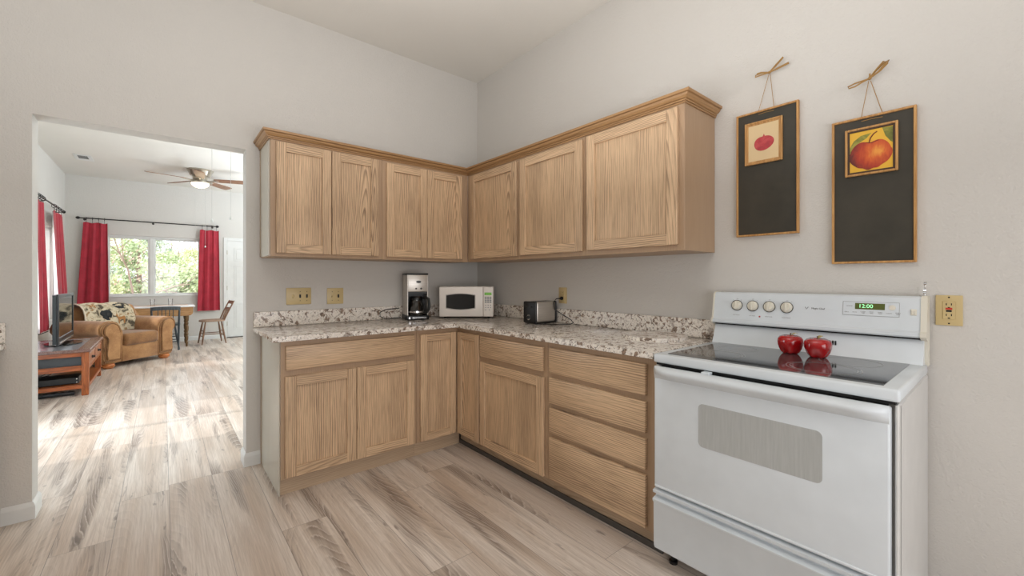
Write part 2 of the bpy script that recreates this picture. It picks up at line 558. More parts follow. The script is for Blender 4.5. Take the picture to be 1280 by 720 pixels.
def mat_wood(name, c1, c2, rough=0.35, sc=6.0, ax='x'):
    t = NT(name)
    x, y, z = t.xyz(t.coord())
    v = {'x': t.vec(t.math('MULTIPLY', x, 1.2), t.math('MULTIPLY', y, 14), t.math('MULTIPLY', z, 14)),
         'y': t.vec(t.math('MULTIPLY', x, 14), t.math('MULTIPLY', y, 1.2), t.math('MULTIPLY', z, 14)),
         'z': t.vec(t.math('MULTIPLY', x, 14), t.math('MULTIPLY', y, 14), t.math('MULTIPLY', z, 1.2))}[ax]
    n = t.noise(v, sc, 4, 0.6, 0.6)
    t.set(Base_Color=t.ramp(n, [(0.35, c2), (0.65, c1)]), Roughness=rough)
    return t.m
M_cherry = mat_wood('cherry_wood', (178, 96, 46), (120, 60, 26), 0.3)
M_cherryz = mat_wood('cherry_wood_upright', (184, 102, 50), (124, 62, 28), 0.3, ax='z')
M_topwood = mat_wood('dark_tabletop_wood', (138, 108, 98), (102, 74, 66), 0.22, ax='y')
M_slate = plain('grey_slate_inlay', (138, 138, 142), 0.22)
M_chairwood = mat_wood('worn_maple', (140, 104, 76), (104, 74, 54), 0.4, ax='z')
M_seatwood = mat_wood('worn_maple_seat', (176, 150, 128), (146, 118, 96), 0.4)
M_bluegrey = mat_wood('blue_grey_painted_wood', (78, 86, 92), (50, 56, 60), 0.35, ax='z')
M_tablewood = mat_wood('honey_oak', (186, 144, 96), (150, 108, 66), 0.35)
M_topglare = plain('tabletop_glare_rim', (226, 224, 222), 0.25)  # window glare along the table rim, put into the colour
M_bun = mat_wood('orange_bun_foot', (206, 130, 72), (168, 96, 50), 0.4)
M_bladewood = mat_wood('walnut_fan_blade', (150, 112, 84), (116, 82, 60), 0.4)
M_frame = mat_wood('honey_pine_frame', (206, 158, 98), (172, 124, 70), 0.5, ax='z')
M_twine = plain('jute_twine', (172, 134, 80), 0.9)
def mat_chalk():
    t = NT('worn_chalkboard')
    co = t.coord()
    n = t.noise(co, 6, 4, 0.6)
    x, y, z = t.xyz(co)
    s = t.noise(t.vec(t.math('MULTIPLY', y, 60), t.math('MULTIPLY', y, 3), t.math('MULTIPLY', z, 26)), 1.0, 2, 0.5, 1.0)
    c = t.ramp(n, [(0.3, (50, 47, 38)), (0.7, (65, 60, 50))])
    c = t.mix(t.math('MULTIPLY', t.ramp(s, [(0.74, (0, 0, 0, 1)), (0.79, (1, 1, 1, 1))]), 0.35), c, lin((150, 146, 138)))
    t.set(Base_Color=c, Roughness=0.6)
    return t.m
M_chalk = mat_chalk()
M_bronze = plain('dark_bronze', (44, 42, 42), 0.35, 0.6)

# ------------------------------------------------------------------ the setting
ZC = 3.0815
XL, XR, YF = -3.5923, 2.5, 7.393          # living room
KX, KY = -4.4, -5.1                        # kitchen left, back
WT = 0.131
OXL, OXR, OZ = -2.796, -1.856, 2.09       # opening

struct(MB().box(KX - .2, XR + .2, KY - .2, YF + .15, -0.12, 0).build('floor', M_floor))
struct(MB().box(KX - .2, XR + .2, KY - .2, YF + .15, ZC, ZC + 0.15).build('ceiling', M_ceil))
w = MB()
w.box(KX - .2, OXL, 0, WT, 0, ZC).box(OXR, XR + .2, 0, WT, 0, ZC).box(OXL, OXR, 0, WT, OZ, ZC)
struct(w.build('wall_back', M_wall))
struct(MB().box(0, .14, KY - .2, 0, 0, ZC).build('wall_right', M_wall))
struct(MB().box(KX - .2, KX, KY - .2, 0, 0, ZC).build('wall_left', M_wall))
struct(MB().box(KX, 0, KY - .2, KY, 0, ZC).build('wall_front', M_wall))
# living room walls
W1 = (-3.085, -1.66, 0.905, 2.055)        # far window x0 x1 z0 z1
w = MB()
w.box(XL - .15, W1[0], YF, YF + .15, 0, ZC).box(W1[1], XR + .15, YF, YF + .15, 0, ZC)
w.box(W1[0], W1[1], YF, YF + .15, 0, W1[2]).box(W1[0], W1[1], YF, YF + .15, W1[3], ZC)
struct(w.build('wall_far', M_wall))
W2 = (4.15, 6.35, 0.62, 2.035)            # left window y0 y1 z0 z1
W3 = (0.88, 2.26, 0.0, 2.05)              # glazed patio door, left wall
w = MB()
xa, xb = XL - .15, XL
w.box(xa, xb, WT, W3[0], 0, ZC).box(xa, xb, W3[0], W3[1], W3[3], ZC).box(xa, xb, W3[1], W2[0], 0, ZC)
w.box(xa, xb, W2[0], W2[1], 0, W2[2]).box(xa, xb, W2[0], W2[1], W2[3], ZC).box(xa, xb, W2[1], YF, 0, ZC)
struct(w.build('wall_left_living', M_wall))
struct(MB().box(XR, XR + .15, WT, YF, 0, ZC).build('wall_right_living', M_wall))

def frame_yz(b, x0, x1, y0, y1, z0, z1, t, m=0):
    b.box(x0, x1, y0, y0 + t, z0, z1, .004, m).box(x0, x1, y1 - t, y1, z0, z1, .004, m)
    b.box(x0, x1, y0 + t, y1 - t, z0, z0 + t, .004, m).box(x0, x1, y0 + t, y1 - t, z1 - t, z1, .004, m)
def frame_xz(b, x0, x1, y0, y1, z0, z1, t, m=0, bev=.004):
    b.box(x0, x0 + t, y0, y1, z0, z1, bev, m).box(x1 - t, x1, y0, y1, z0, z1, bev, m)
    b.box(x0 + t, x1 - t, y0, y1, z0, z0 + t, bev, m).box(x0 + t, x1 - t, y0, y1, z1 - t, z1, bev, m)
b = MB()
frame_xz(b, W1[0], W1[1], YF + .03, YF + .11, W1[2], W1[3], .035)
b.box(-2.475, -2.405, YF + .035, YF + .10, W1[2] + .03, W1[3] - .03, .004)
win = struct(b.build('window_1', M_trim))
for i, (a, c) in enumerate(((W1[0] + .03, -2.47), (-2.41, W1[1] - .03))):
    b = MB()
    yo = .045 + .025 * i
    frame_xz(b, a, c, YF + yo, YF + yo + .03, W1[2] + .03, W1[3] - .03, .03)
    sash = b.build('sash', M_trim, win)
    MB().box(a + .028, c - .028, YF + yo + .012, YF + yo + .018, W1[2] + .058, W1[3] - .058).build('pane', M_glass, sash)
MB().box(W1[0] - .0, W1[1] + .0, YF - .012, YF + .03, W1[2], W1[2] + .018, .004).build('window_sill', M_trim, win)
b = MB()
frame_yz(b, XL - .11, XL - .03, W2[0], W2[1], W2[2], W2[3], .04)
b.box(XL - .10, XL - .035, 5.23, 5.29, W2[2] + .03, W2[3] - .03, .004)
win = struct(b.build('window_2', M_trim))
for a, c in ((W2[0] + .035, 5.235), (5.285, W2[1] - .035)):
    MB().box(XL - .075, XL - .069, a, c, W2[2] + .035, W2[3] - .035).build('pane', M_glass, win)
b = MB()
frame_yz(b, XL - .12, XL - .03, W3[0], W3[1], W3[2], W3[3], .05)
b.box(XL - .11, XL - .035, 1.52, 1.60, .05, 2.0, .004)
dr = struct(b.build('door_2', M_trim))
for a, c in ((W3[0] + .045, 1.525), (1.595, W3[1] - .045)):
    MB().box(XL - .08, XL - .074, a, c, .045, 2.005).build('pane', M_glass, dr)
# white panel door in the far wall
DX0, DX1, DZ = -1.235, -0.42, 2.045
b = MB()
y0 = YF - .016
b.box(DX0 - .065, DX0, y0, YF + .0, 0, DZ + .065, .004).box(DX1, DX1 + .065, y0, YF, 0, DZ + .065, .004).box(DX0, DX1, y0, YF, DZ, DZ + .065, .004)
struct(b.build('trim_1', M_trim))
b = MB()
yd = YF - .010
b.box(DX0 + .003, DX1 - .003, yd, YF, .018, DZ - .003, .002)
for (a, c) in ((DX0 + .12, DX0 + .36), (DX1 - .36, DX1 - .12)):
    for (za, zb) in ((.16, .72), (.86, 1.52), (1.62, 1.90)):
        frame_xz(b, a, c, yd - .005, yd, za, zb, .02)
        b.box(a + .04, c - .04, yd - .004, yd, za + .04, zb - .04, .003)
door = struct(b.build('door_1', M_trim))
for zz in (.30, 1.05, 1.80):
    MB().tube([(DX0, yd - .004, zz - .045), (DX0, yd - .004, zz + .045)], .007).build('hinge', M_nickel, door)
MB().box(DX0, DX1, yd - .02, yd, 0.0, .016).build('threshold', M_dark, door)
b = MB()
b.lathe([(0, 0), (.03, 0), (.03, .006), (.012, .01), (.012, .03), (.026, .04), (.028, .055), (.018, .066), (0, .068)], 16, M=Matrix.Translation((DX1 - .07, yd, .95)) @ Matrix.Rotation(R(90), 4, 'X'))
b.build('knob', M_nickel, door)

# baseboards
BP = lambda h=.088: [(0, 0), (.013, 0), (.013, h - .022), (.007, h - .006), (.003, h), (0, h)]
def base_run(b, pts, outs):
    # pts: polyline of wall foot points; outs: outward offset vector per point (mitred)
    prof = BP()
    rows = []
    for (p, o) in zip(pts, outs):
        rows.append([b.bm.verts.new((p[0] + o[0] * q[0], p[1] + o[1] * q[0], q[1])) for q in prof])
    n = len(prof)
    for r0, r1 in zip(rows, rows[1:]):
        for k in range(n):
            b.bm.faces.new((r0[k], r0[(k + 1) % n], r1[(k + 1) % n], r1[k]))
    b.bm.faces.new(rows[0][::-1])
    b.bm.faces.new(rows[-1])
b = MB()
base_run(b, [(-2.90, 0), (OXL, 0), (OXL, WT), (XL + .02, WT)], [(0, -1), (1, -1), (1, 1), (0, 1)])
struct(b.build('baseboard_left', M_trim, angle=20))
b = MB()
base_run(b, [(-1.775, 0), (OXR, 0), (OXR, WT), (XR - .02, WT)], [(0, -1), (-1, -1), (-1, 1), (0, 1)])
struct(b.build('baseboard_right', M_trim, angle=20))
b = MB()
base_run(b, [(XL + .0, YF), (DX0 - .065, YF)], [(0, -1), (0, -1)])
base_run(b, [(DX1 + .065, YF), (XR, YF)], [(0, -1), (0, -1)])
struct(b.build('baseboard_far', M_trim, angle=20))
b = MB()
base_run(b, [(XL, W3[1] + .02), (XL, YF - .02)], [(1, 0), (1, 0)])
struct(b.build('baseboard_left_living', M_trim, angle=20))
b = MB()
base_run(b, [(0, -3.06), (0, KY + .02)], [(-1, 0), (-1, 0)])
struct(b.build('baseboard_kitchen', M_trim, angle=20))

# ------------------------------------------------------------------ cabinets
def shaker(parent, xa, xb, za, zb, D, name='door', st=.057, y0=None):
    y0 = -D if y0 is None else y0
    b = MB()
    b.box(xa, xa + st, y0 - .02, y0, za, zb, .0025, 0).box(xb - st, xb, y0 - .02, y0, za, zb, .0025, 0)
    b.box(xa + st, xb - st, y0 - .0195, y0, za, za + st, .0015, 1).box(xa + st, xb - st, y0 - .0195, y0, zb - st, zb, .0015, 1)
    d = b.build(name, [M_oakV, M_oakH], parent)
    MB().box(xa + st - .004, xb - st + .004, y0 - .006, y0 - .001, za + st - .004, zb - st + .004).build('door_panel', M_oakV, d)
    return d
def slab(parent, xa, xb, za, zb, D):
    return MB().box(xa, xb, -D - .02, -D, za, zb, .004, 0, 2).build('drawer_front', M_oakH, parent)
def cabinet(name, label, cat, x0, x1, z0, z1, D, wall, fronts, group=None, kick=None, end=None):
    # x runs along the wall from left to right as seen from the room
    cx = (x0 + x1) / 2
    loc, rz = ((cx, 0, z0 if kick is None else 0), 0) if wall == 'A' else ((0, -cx, z0 if kick is None else 0), -PI / 2)
    if wall == 'L':
        loc, rz = (KL, -cx, 0), PI / 2
    t = thing(name, label, cat, loc, rz, group)
    oz = loc[2]
    b = MB()
    b.box(x0 - cx, x1 - cx, -D, 0 - .002, (z0 if kick is None else .1) - oz, z1 - oz, .0015)
    b.build('cabinet_body', M_oakbody, t)
    if kick:
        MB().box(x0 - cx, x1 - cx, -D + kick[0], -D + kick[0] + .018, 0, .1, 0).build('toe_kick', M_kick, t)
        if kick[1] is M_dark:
            MB().box(x0 - cx, x1 - cx, -D + kick[0] - .012, -D + kick[0], 0, .03, .002).build('kick_shade_strip', M_dark, t)['label'] = 'dark strip standing for shade along the floor'  # strip put in for the dark shade line below the kick
    if end:
        e = end
        MB().box(x0 - cx - .008, x0 - cx, -.014, -.003, e[0] - oz, e[1] - oz, .001).build('scribe_strip', M_kick, t)
        MB().box(x0 - cx - .006, x0 - cx, -D + .02, -.0145, e[0] - oz, e[1] - oz, .001).build('end_panel', M_oaklit, t)['label'] = 'oak end panel with daylight painted into its colour'
    for f in fronts:
        if f[0] == 'door':
            shaker(t, f[1] - cx, f[2] - cx, f[3] - oz, f[4] - oz, D)
        else:
            slab(t, f[1] - cx, f[2] - cx, f[3] - oz, f[4] - oz, D)
    return t
UD, UB, UT = 0.3217, 1.3766, 2.10
G1 = 'upper oak wall cabinets'
cabinet('wall_cabinet', 'two-door oak wall cabinet at the left end, beside the doorway, above the triple switch plate', 'cabinet', -1.770, -1.063, UB, UT, UD, 'A',
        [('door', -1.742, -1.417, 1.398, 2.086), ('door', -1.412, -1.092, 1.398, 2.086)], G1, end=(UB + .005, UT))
cabinet('wall_cabinet', 'narrow two-door oak wall cabinet above the coffee maker', 'cabinet', -1.062, -.322, UB, UT, UD, 'A',
        [('door', -1.033, -.71, 1.398, 2.078), ('door', -.706, -.388, 1.398, 2.078)], G1)
cabinet('wall_cabinet', 'one-door oak wall cabinet right next to the inside corner, above the microwave', 'cabinet', .3225, .983, UB, UT, UD, 'B',
        [('door', .382, .964, 1.40, 2.078)], G1)
cabinet('wall_cabinet', 'middle one-door oak wall cabinet above the toaster and small outlet', 'cabinet', .984, 1.592, UB, UT, UD, 'B',
        [('door', 1.004, 1.575, 1.403, 2.077)], G1)
cabinet('wall_cabinet', 'largest-looking one-door oak wall cabinet at the right end, beside the chalkboards', 'cabinet', 1.593, 2.2145, UB, UT, UD, 'B',
        [('door', 1.612, 2.184, 1.405, 2.082)], G1)
# crown moulding
prof = [(0.0, 2.096), (.007, 2.096), (.008, 2.103), (.004, 2.1045), (.011, 2.106), (.012, 2.112), (.008, 2.1135), (.017, 2.116), (.026, 2.124), (.031, 2.133), (.027, 2.1345), (.038, 2.137), (.040, 2.149), (.034, 2.152), (-.02, 2.152), (-.02, 2.101), (0.0, 2.101)]
b = MB()
xl, ur = -1.7765, -2.2145
rows = []
for k in range(5):
    row = []
    for (o, z) in prof:
        row.append(b.bm.verts.new([(xl - o, -.003, z), (xl - o, -UD - o, z), (-UD - o, -UD - o, z), (-UD - o, ur - o, z), (-.003, ur - o, z)][k]))
    rows.append(row)
n = len(prof)
for r0, r1 in zip(rows, rows[1:]):
    for k in range(n):
        b.bm.faces.new((r0[k], r0[(k + 1) % n], r1[(k + 1) % n], r1[k]))
b.bm.faces.new(rows[0])
b.bm.faces.new(rows[-1][::-1])
M_crown = mat_oak('oak_moulding', True, (172, 133, 90), (126, 92, 58))
tag(b.build('crown_molding', M_crown, angle=15), 'stepped oak crown molding running along the top of the wall cabinets', 'molding')

BD = .595
CT0, CT1 = .884, .914
G2 = 'lower oak base cabinets'
cabinet('base_cabinet', 'wide oak base cabinet with one drawer over two doors, beside the doorway', 'cabinet', -1.766, -.929, 0, CT0, BD, 'A',
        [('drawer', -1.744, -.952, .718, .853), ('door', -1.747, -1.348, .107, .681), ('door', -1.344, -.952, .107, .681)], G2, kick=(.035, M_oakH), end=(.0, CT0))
# corner unit
t = thing('corner_base_cabinet', 'oak corner base cabinet with two narrow hinged doors meeting in the inside corner', 'cabinet', (-.3, -.3, 0), 0, G2)
b = MB()
P = [(-.928, -.002), (-.928, -BD), (-BD, -BD), (-BD, -.894), (-.002, -.894), (-.002, -.002)]
b.prism([(x + .3, y + .3) for x, y in P], 'z', .1, CT0)
b.build('cabinet_body', M_oakbody, t)
b = MB()
b.box(-.928 + .3, -BD + .035 + .3, -BD + .035 + .3, -BD + .053 + .3, 0, .1)
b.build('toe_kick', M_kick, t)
b = MB()
b.box(-BD + .05 + .3, -BD + .068 + .3, -.894 + .3, -BD + .034 + .3, 0, .1)
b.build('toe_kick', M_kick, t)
MB().box(-BD + .038 + .3, -BD + .05 + .3, -.894 + .3, -BD + .034 + .3, 0, .03, .002).build('kick_shade_strip', M_dark, t)['label'] = 'dark strip standing for shade along the floor'
shaker(t, -.906 + .3, -.6185 + .3, .107, .850, BD, y0=-BD + .3, st=.05)
d = shaker(t, .6185 - .3, .886 - .3, .107, .850, BD, y0=-BD + .3, st=.05)
d.rotation_euler = (0, 0, -PI / 2)
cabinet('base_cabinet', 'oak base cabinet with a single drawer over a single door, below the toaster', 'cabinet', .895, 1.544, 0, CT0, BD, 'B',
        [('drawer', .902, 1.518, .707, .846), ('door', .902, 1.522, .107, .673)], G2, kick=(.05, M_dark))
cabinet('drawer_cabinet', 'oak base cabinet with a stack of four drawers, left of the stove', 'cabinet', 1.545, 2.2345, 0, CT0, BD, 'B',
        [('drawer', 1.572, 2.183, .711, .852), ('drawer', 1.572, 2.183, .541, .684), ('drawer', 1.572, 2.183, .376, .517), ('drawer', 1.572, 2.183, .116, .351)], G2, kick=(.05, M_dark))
# countertop with splash
def slab_bevel(bm_owner, poly, z0, z1, bev):
    b = bm_owner
    n0 = set(b.bm.faces)
    b.prism(poly, 'z', z0, z1)
    new = [f for f in b.bm.faces if f not in n0]
    es = set(e for f in new for e in f.edges if abs(e.verts[0].co.z - e.verts[1].co.z) < 1e-6)
    bmesh.ops.bevel(b.bm, geom=list(es), offset=bev, segments=2, profile=.5, affect='EDGES')
CE = .637
top = thing('countertop', 'L-shaped speckled granite countertop lying on the oak base cabinets', 'countertop', (-.6, -.6, CT0))
L = lambda pts: [(x + .6, y + .6) for x, y in pts]
b = MB()
slab_bevel(b, L([(-1.816, -.001), (-1.816, -CE + .0), (-CE, -CE), (-CE, -2.236), (-.001, -2.236), (-.001, -.001)]), 0, .03, .006)
b.build('counter_slab', M_granite, top)
MB().box(-1.816 + .6, -.001 + .6, -.022 + .6, -.001 + .6, .0305, .132, .003).build('backsplash', M_granite, top)
MB().box(-.022 + .6, -.001 + .6, -2.236 + .6, -.0225 + .6, .0305, .132, .003).build('backsplash', M_granite, top)
# left run: granite counter on drawers, only its end shows at the picture's edge
KL = -3.50
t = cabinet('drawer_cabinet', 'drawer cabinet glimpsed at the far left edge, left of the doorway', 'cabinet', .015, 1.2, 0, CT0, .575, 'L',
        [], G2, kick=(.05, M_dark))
t.location = (KL, -.6075, 0)
for za, zb in ((.711, .852), (.541, .684), (.376, .517), (.116, .351)):
    slab(t, -1.15 / 2, 1.15 / 2, za, zb, .575)
top2 = thing('countertop', 'speckled granite countertop end with splash at the far left edge', 'countertop', (-3.2, -.6, CT0))
b = MB()
slab_bevel(b, [(-.32, -.60), (.317, -.60), (.317, .599), (-.32, .599)], 0, .03, .006)
b.build('counter_slab', M_granite, top2)
MB().box(-.32, .317, .578, .599, .0305, .132, .003).build('backsplash', M_granite, top2)

# ------------------------------------------------------------------ switch plates and outlets
def plate(name, label, cat, loc, rz, w, h, detail, group=None):
    # local: x along wall, -y towards the room
    t = thing(name, label, cat, loc, rz, group)
    MB().box(-w / 2, w / 2, -.007, -.0005, -h / 2, h / 2, .0025, 0, 2).build('cover_plate', M_almond, t)
    detail(t)
    return t
def toggle(t, x, dark=True):
    b = MB()
    b.box(x - .006, x + .006, -.0085, -.0068, -.012, .012, .001, 0)
    b.box(x - .0035, x + .0035, -.016, -.0085, -.008, .001, .001, 0, M=Matrix.Translation((0, 0, 0)))
    b.build('toggle', M_black if dark else M_almond, t)
    for z in (-.032, .032):
        MB().lathe([(0, 0), (.0028, 0), (.0022, .001), (0, .0012)], 10, M=Matrix.Translation((x, -.0068, z)) @ Matrix.Rotation(R(90), 4, 'X')).build('screw', M_bronze, t)
def tri(t):
    b = MB()
    b.lathe([(0, 0), (.011, 0), (.010, .004), (.006, .006), (0, .006)], 20, M=Matrix.Translation((-.038, -.0068, 0)) @ Matrix.Rotation(R(90), 4, 'X') @ Matrix.Diagonal((.8, 1.25, 1, 1)))
    b.build('dimmer_knob', M_almond, t)
    toggle(t, .008)
    toggle(t, .052)
def duo(t):
    toggle(t, -.022, False)
    toggle(t, .022)
plate('switch_plate', 'wide almond plate with three switches above the backsplash, nearest the doorway', 'light switch', (-1.5385, 0, 1.115), 0, .161, .117, tri, 'light switches over the counter')
plate('switch_plate', 'almond plate with two switches between the triple switch plate and coffee maker', 'light switch', (-1.291, 0, 1.110), 0, .117, .118, duo, 'light switches over the counter')
def outlet_std(t):
    for zc in (.021, -.021):
        b = MB()
        b.box(-.016, .016, -.0085, -.0066, zc - .014, zc + .014, .004, 0, 2)
        b.box(-.0075, -.0055, -.009, -.0084, zc - .003, zc + .006, 0, 1).box(.0055, .0075, -.009, -.0084, zc - .003, zc + .006, 0, 1)
        b.build('receptacle', [M_almond, M_black], t)
plate('wall_outlet', 'small almond outlet above the toaster with a black plug in it', 'outlet', (0, -1.104, 1.115), -PI / 2, .078, .118, outlet_std)
def outlet_gfci(t):
    b = MB()
    b.box(-.017, .017, -.0095, -.0066, -.034, .034, .002, 0)
    for zc in (.022, -.018):
        b.box(-.008, -.0055, -.010, -.0094, zc - .003, zc + .005, 0, 1).box(.0055, .008, -.010, -.0094, zc - .003, zc + .005, 0, 1)
        b.box(-.003, .003, -.010, -.0094, zc - .013, zc - .009, 0, 1)
    b.build('receptacle', [M_almond, M_black], t)
    MB().box(-.009, .009, -.0115, -.0094, .003, .010, .0005).build('reset_button', M_redbtn, t)
    MB().box(-.0075, .0075, -.0115, -.0094, -.0055, .001, .0005).build('test_button', M_black, t)
    for z in (-.049, .049):
        MB().lathe([(0, 0), (.003, 0), (.0022, .001), (0, .0012)], 10, M=Matrix.Translation((0, -.0068, z)) @ Matrix.Rotation(R(90), 4, 'X')).build('screw', M_bronze, t)
plate('wall_outlet', 'almond outlet with red and black buttons right of the stove panel', 'outlet', (0, -3.0865, 1.117), -PI / 2, .072, .114, outlet_gfci)

# ------------------------------------------------------------------ stove
# local frame: x along wall B (left -> right in view), -y towards the room; loc = floor under its back middle
SY0, SY1 = -2.2435, -3.035
SC = (SY0 + SY1) / 2
SW = (SY0 - SY1)
stv = thing('stove', 'white electric range with black glass cooktop standing against the right wall', 'stove', (0, SC, 0), -PI / 2)
h = SW / 2
b = MB()
b.box(-h + .004, h - .004, -.615, -.012, .06, .868, .006, 0)
b.box(-h + .004, -h + .022, -.632, -.60, .075, .868, .003, 0).box(h - .013, h - .004, -.640, -.60, .075, .868, .003, 0)
b.build('stove_body', M_whiteshade, stv)
MB().box(-h + .03, h - .03, -.628, -.6155, .08, .866, 0).build('front_gap', M_gap, stv)
for sx in (-1, 1):
    for yy in (-.57, -.06):
        MB().lathe([(0, 0), (.018, 0), (.018, .012), (.010, .016), (.010, .065), (0, .065)], 14, (sx * (h - .05), yy, 0)).build('foot', M_black, stv)
# storage drawer
b = MB()
pf = [(-.615, .078), (-.655, .085), (-.662, .10), (-.664, .283), (-.672, .292), (-.673, .300), (-.662, .304), (-.645, .308), (-.645, .322), (-.668, .326), (-.670, .337), (-.655, .341), (-.615, .341)]
b.prism(pf, 'x', -h + .012, h - .012)
b.build('storage_drawer', M_white, stv, angle=50)
# oven door
b = MB()
b.box(-h + .014, h - .020, -.664, -.629, .352, .862, .007, 0, 3)
b.box(-h + .018, h - .024, -.667, -.660, .352, .362, .002, 0)
door = b.build('oven_door', M_white, stv)
b = MB()
pw = [(-.201, .581), (.201, .581), (.201, .749), (-.201, .749)]
def rrect(x0, x1, z0, z1, r, n=5):
    out = []
    for cx, cz, a0 in ((x1 - r, z1 - r, 0), (x0 + r, z1 - r, 90), (x0 + r, z0 + r, 180), (x1 - r, z0 + r, 270)):
        for k in range(n + 1):
            a = R(a0 + 90 * k / n)
            out.append((cx + r * math.cos(a), cz + r * math.sin(a)))
    return out
wc = -(-2.652) + SC   # window centre along the wall, local x
b.prism(rrect(wc - .201, wc + .201, .580, .748, .018), 'y', -.6652, -.655)
b.build('oven_window', M_ovenglass, door)['label'] = 'grey glass oven window'
b = MB()
N = 40
def handle_prof(k):
    t = k / N
    x = -h + .016 + t * (SW - .038)
    e = min(1.0, min(t, 1 - t) / .10)
    e = math.sin(e * PI / 2)
    return x, e
rows = []
for k in range(N + 1):
    x, e = handle_prof(k)
    pr = [(-.660, .866), (-.664 - .020 * e, .864), (-.668 - .034 * e, .856), (-.668 - .036 * e, .845), (-.666 - .030 * e, .836), (-.665 - .016 * e, .826), (-.664 - .004 * e, .815), (-.660, .812)]
    rows.append([b.bm.verts.new((x, p[0], p[1])) for p in pr])
for r0, r1 in zip(rows, rows[1:]):
    for k in range(7):
        b.bm.faces.new((r0[k], r0[k + 1], r1[k + 1], r1[k]))
    b.bm.faces.new((r0[7], r0[0], r1[0], r1[7]))
b.bm.faces.new(rows[0]); b.bm.faces.new(rows[-1][::-1])
b.build('oven_handle', M_white, door, angle=60)
MB().box(-.175, -.145, -.672, -.640, .864, .8745, .002).build('door_latch', M_white, stv)
# cooktop
b = MB()
b.box(-h, h, -.648, -.060, .876, .914, .009, 0, 3)
ct = b.build('cooktop', M_white, stv)
MB().box(-h + .012, h - .012, -.640, -.62, .868, .877).build('shadow_gap', M_gap, stv)
gx0, gx1, gy0, gy1 = -h + .048, h - .042, -.612, -.125
b = MB()
b.prism([(gx0, gy0), (gx1, gy0), (gx1, gy1), (gx0, gy1)], 'z', .905, .9165)
gl = b.build('cooktop_glass', M_cook, ct, angle=20)
gl['label'] = 'speckled black ceramic glass'
for (bx, by, r) in ((-.205, -.26, .082), (.20, -.25, .098), (-.20, -.47, .105), (.165, -.46, .112)):
    for rr in ((r, r - .012) if r > .1 else (r,)):
        b = MB()
        ring = lambda q: [b.bm.verts.new((bx + q * math.cos(2 * PI * k / 48), by + q * math.sin(2 * PI * k / 48), .9168)) for k in range(48)]
        A, B2 = ring(rr), ring(rr - .0032)
        for k in range(48):
            b.bm.faces.new((A[k], A[(k + 1) % 48], B2[(k + 1) % 48], B2[k]))
        b.build('burner_ring', M_ring, gl)
# back guard: lower riser, tilted control panel, end caps
b = MB()
b.prism([(-.115, .914), (-.098, .945), (-.075, 1.006), (-.012, 1.006), (-.012, .86), (-.06, .86), (-.06, .914)], 'x', -h + .008, h - .008)
bgd = b.build('back_riser', M_white, stv, angle=30)
b = MB()
for k in range(3):
    b.box(.101 + k * .010 - .002, .101 + k * .010 + .002, -.0985, -.09, .956, .974, .0008, 0)
b.build('vent_slots', M_gap, bgd)
b = MB()
b.box(-h + .012, h - .014, -.088, -.02, 1.006, 1.014)
b.build('panel_gap', M_gap, stv)
b = MB()
pp = [(-.100, 1.013), (-.108, 1.019), (-.107, 1.030), (-.096, 1.038), (-.076, 1.155), (-.074, 1.163), (-.062, 1.169), (-.012, 1.169), (-.012, 1.013)]
b.prism(pp, 'x', -h + .006, h - .016)
cp = b.build('control_panel', M_white, stv, angle=25)
for sx, xa in ((-1, -h - .001), (1, h - .0165)):
    b = MB()
    b.prism([(-.104, 1.011), (-.111, 1.018), (-.110, 1.032), (-.099, 1.038), (-.078, 1.160), (-.066, 1.171), (-.010, 1.171), (-.010, .905), (-.06, .905), (-.07, 1.0)], 'x', xa, xa + (.008 if sx < 0 else .0175))
    b.build('end_cap', M_cream, stv, angle=25)['label'] = 'cream plastic end cap'
# panel plane helper: point on the sloped face (x, z) and its tilt
def PM(x, z, off=0.0):
    tt = (z - 1.038) / (1.155 - 1.038)
    y = -.096 + tt * .020
    tilt = math.atan2(.020, .117)
    return Matrix.Translation((x, y, z)) @ Matrix.Rotation(R(90) - tilt, 4, 'X') @ Matrix.Translation((0, 0, off))
lx = lambda wy: -(wy) + SC
for kx in (-2.361, -2.433, -2.505, -2.577):
    b = MB()
    b.lathe([(0, 0), (.0235, 0), (.0235, .003), (.0205, .004), (.0195, .014), (.017, .017), (0, .017)], 28, M=PM(lx(kx), 1.105))
    b.lathe([(.0236, 0.0003), (.0262, .0003), (.0262, .0022), (.0236, .0022)], 28, m=1, M=PM(lx(kx), 1.105))
    kn = b.build('burner_knob', [M_cream, M_bronze], cp)
    MB().box(-.0045, .0045, -.0195, .0195, .0165, .024, .002, 0, 2, M=PM(lx(kx), 1.105)).build('knob_grip', M_almond if False else M_cream, kn)
b = MB()
b.lathe([(0, 0), (.0042, 0), (.0035, .0015), (0, .002)], 14, M=PM(lx(-2.466), 1.056))
b.build('indicator_lamp', M_red, cp)
M_dprint = plain('dark_print', (70, 72, 74), .6)
MB().text('Magic Chef', .0108, PM(lx(-2.696), 1.106, .0002)).build('brand_lettering', M_dprint, cp)
b = MB()
b.tube([(PM(lx(-2.654), 1.106, .0004) @ Vector(p)) for p in ((-.006, .006, 0), (-.003, .001, 0), (0, -.004, 0), (.003, .001, 0), (.006, .006, 0))], .0009, 6)
b.build('brand_emblem', M_dprint, cp)
for i, kx in enumerate((-2.361, -2.433, -2.505, -2.577)):
    for body, size, dx, zz in ((('LEFT FRONT', 'LEFT REAR', 'RIGHT REAR', 'RIGHT FRONT')[i], .0055, 0, 1.058), ('OFF', .0050, 0, 1.137), ('LO', .0042, -.018, 1.131), ('HI', .0042, .018, 1.131)):
        MB().text(body, size, PM(lx(kx) + dx, zz, .0002)).build('knob_lettering', M_grayline, cp)
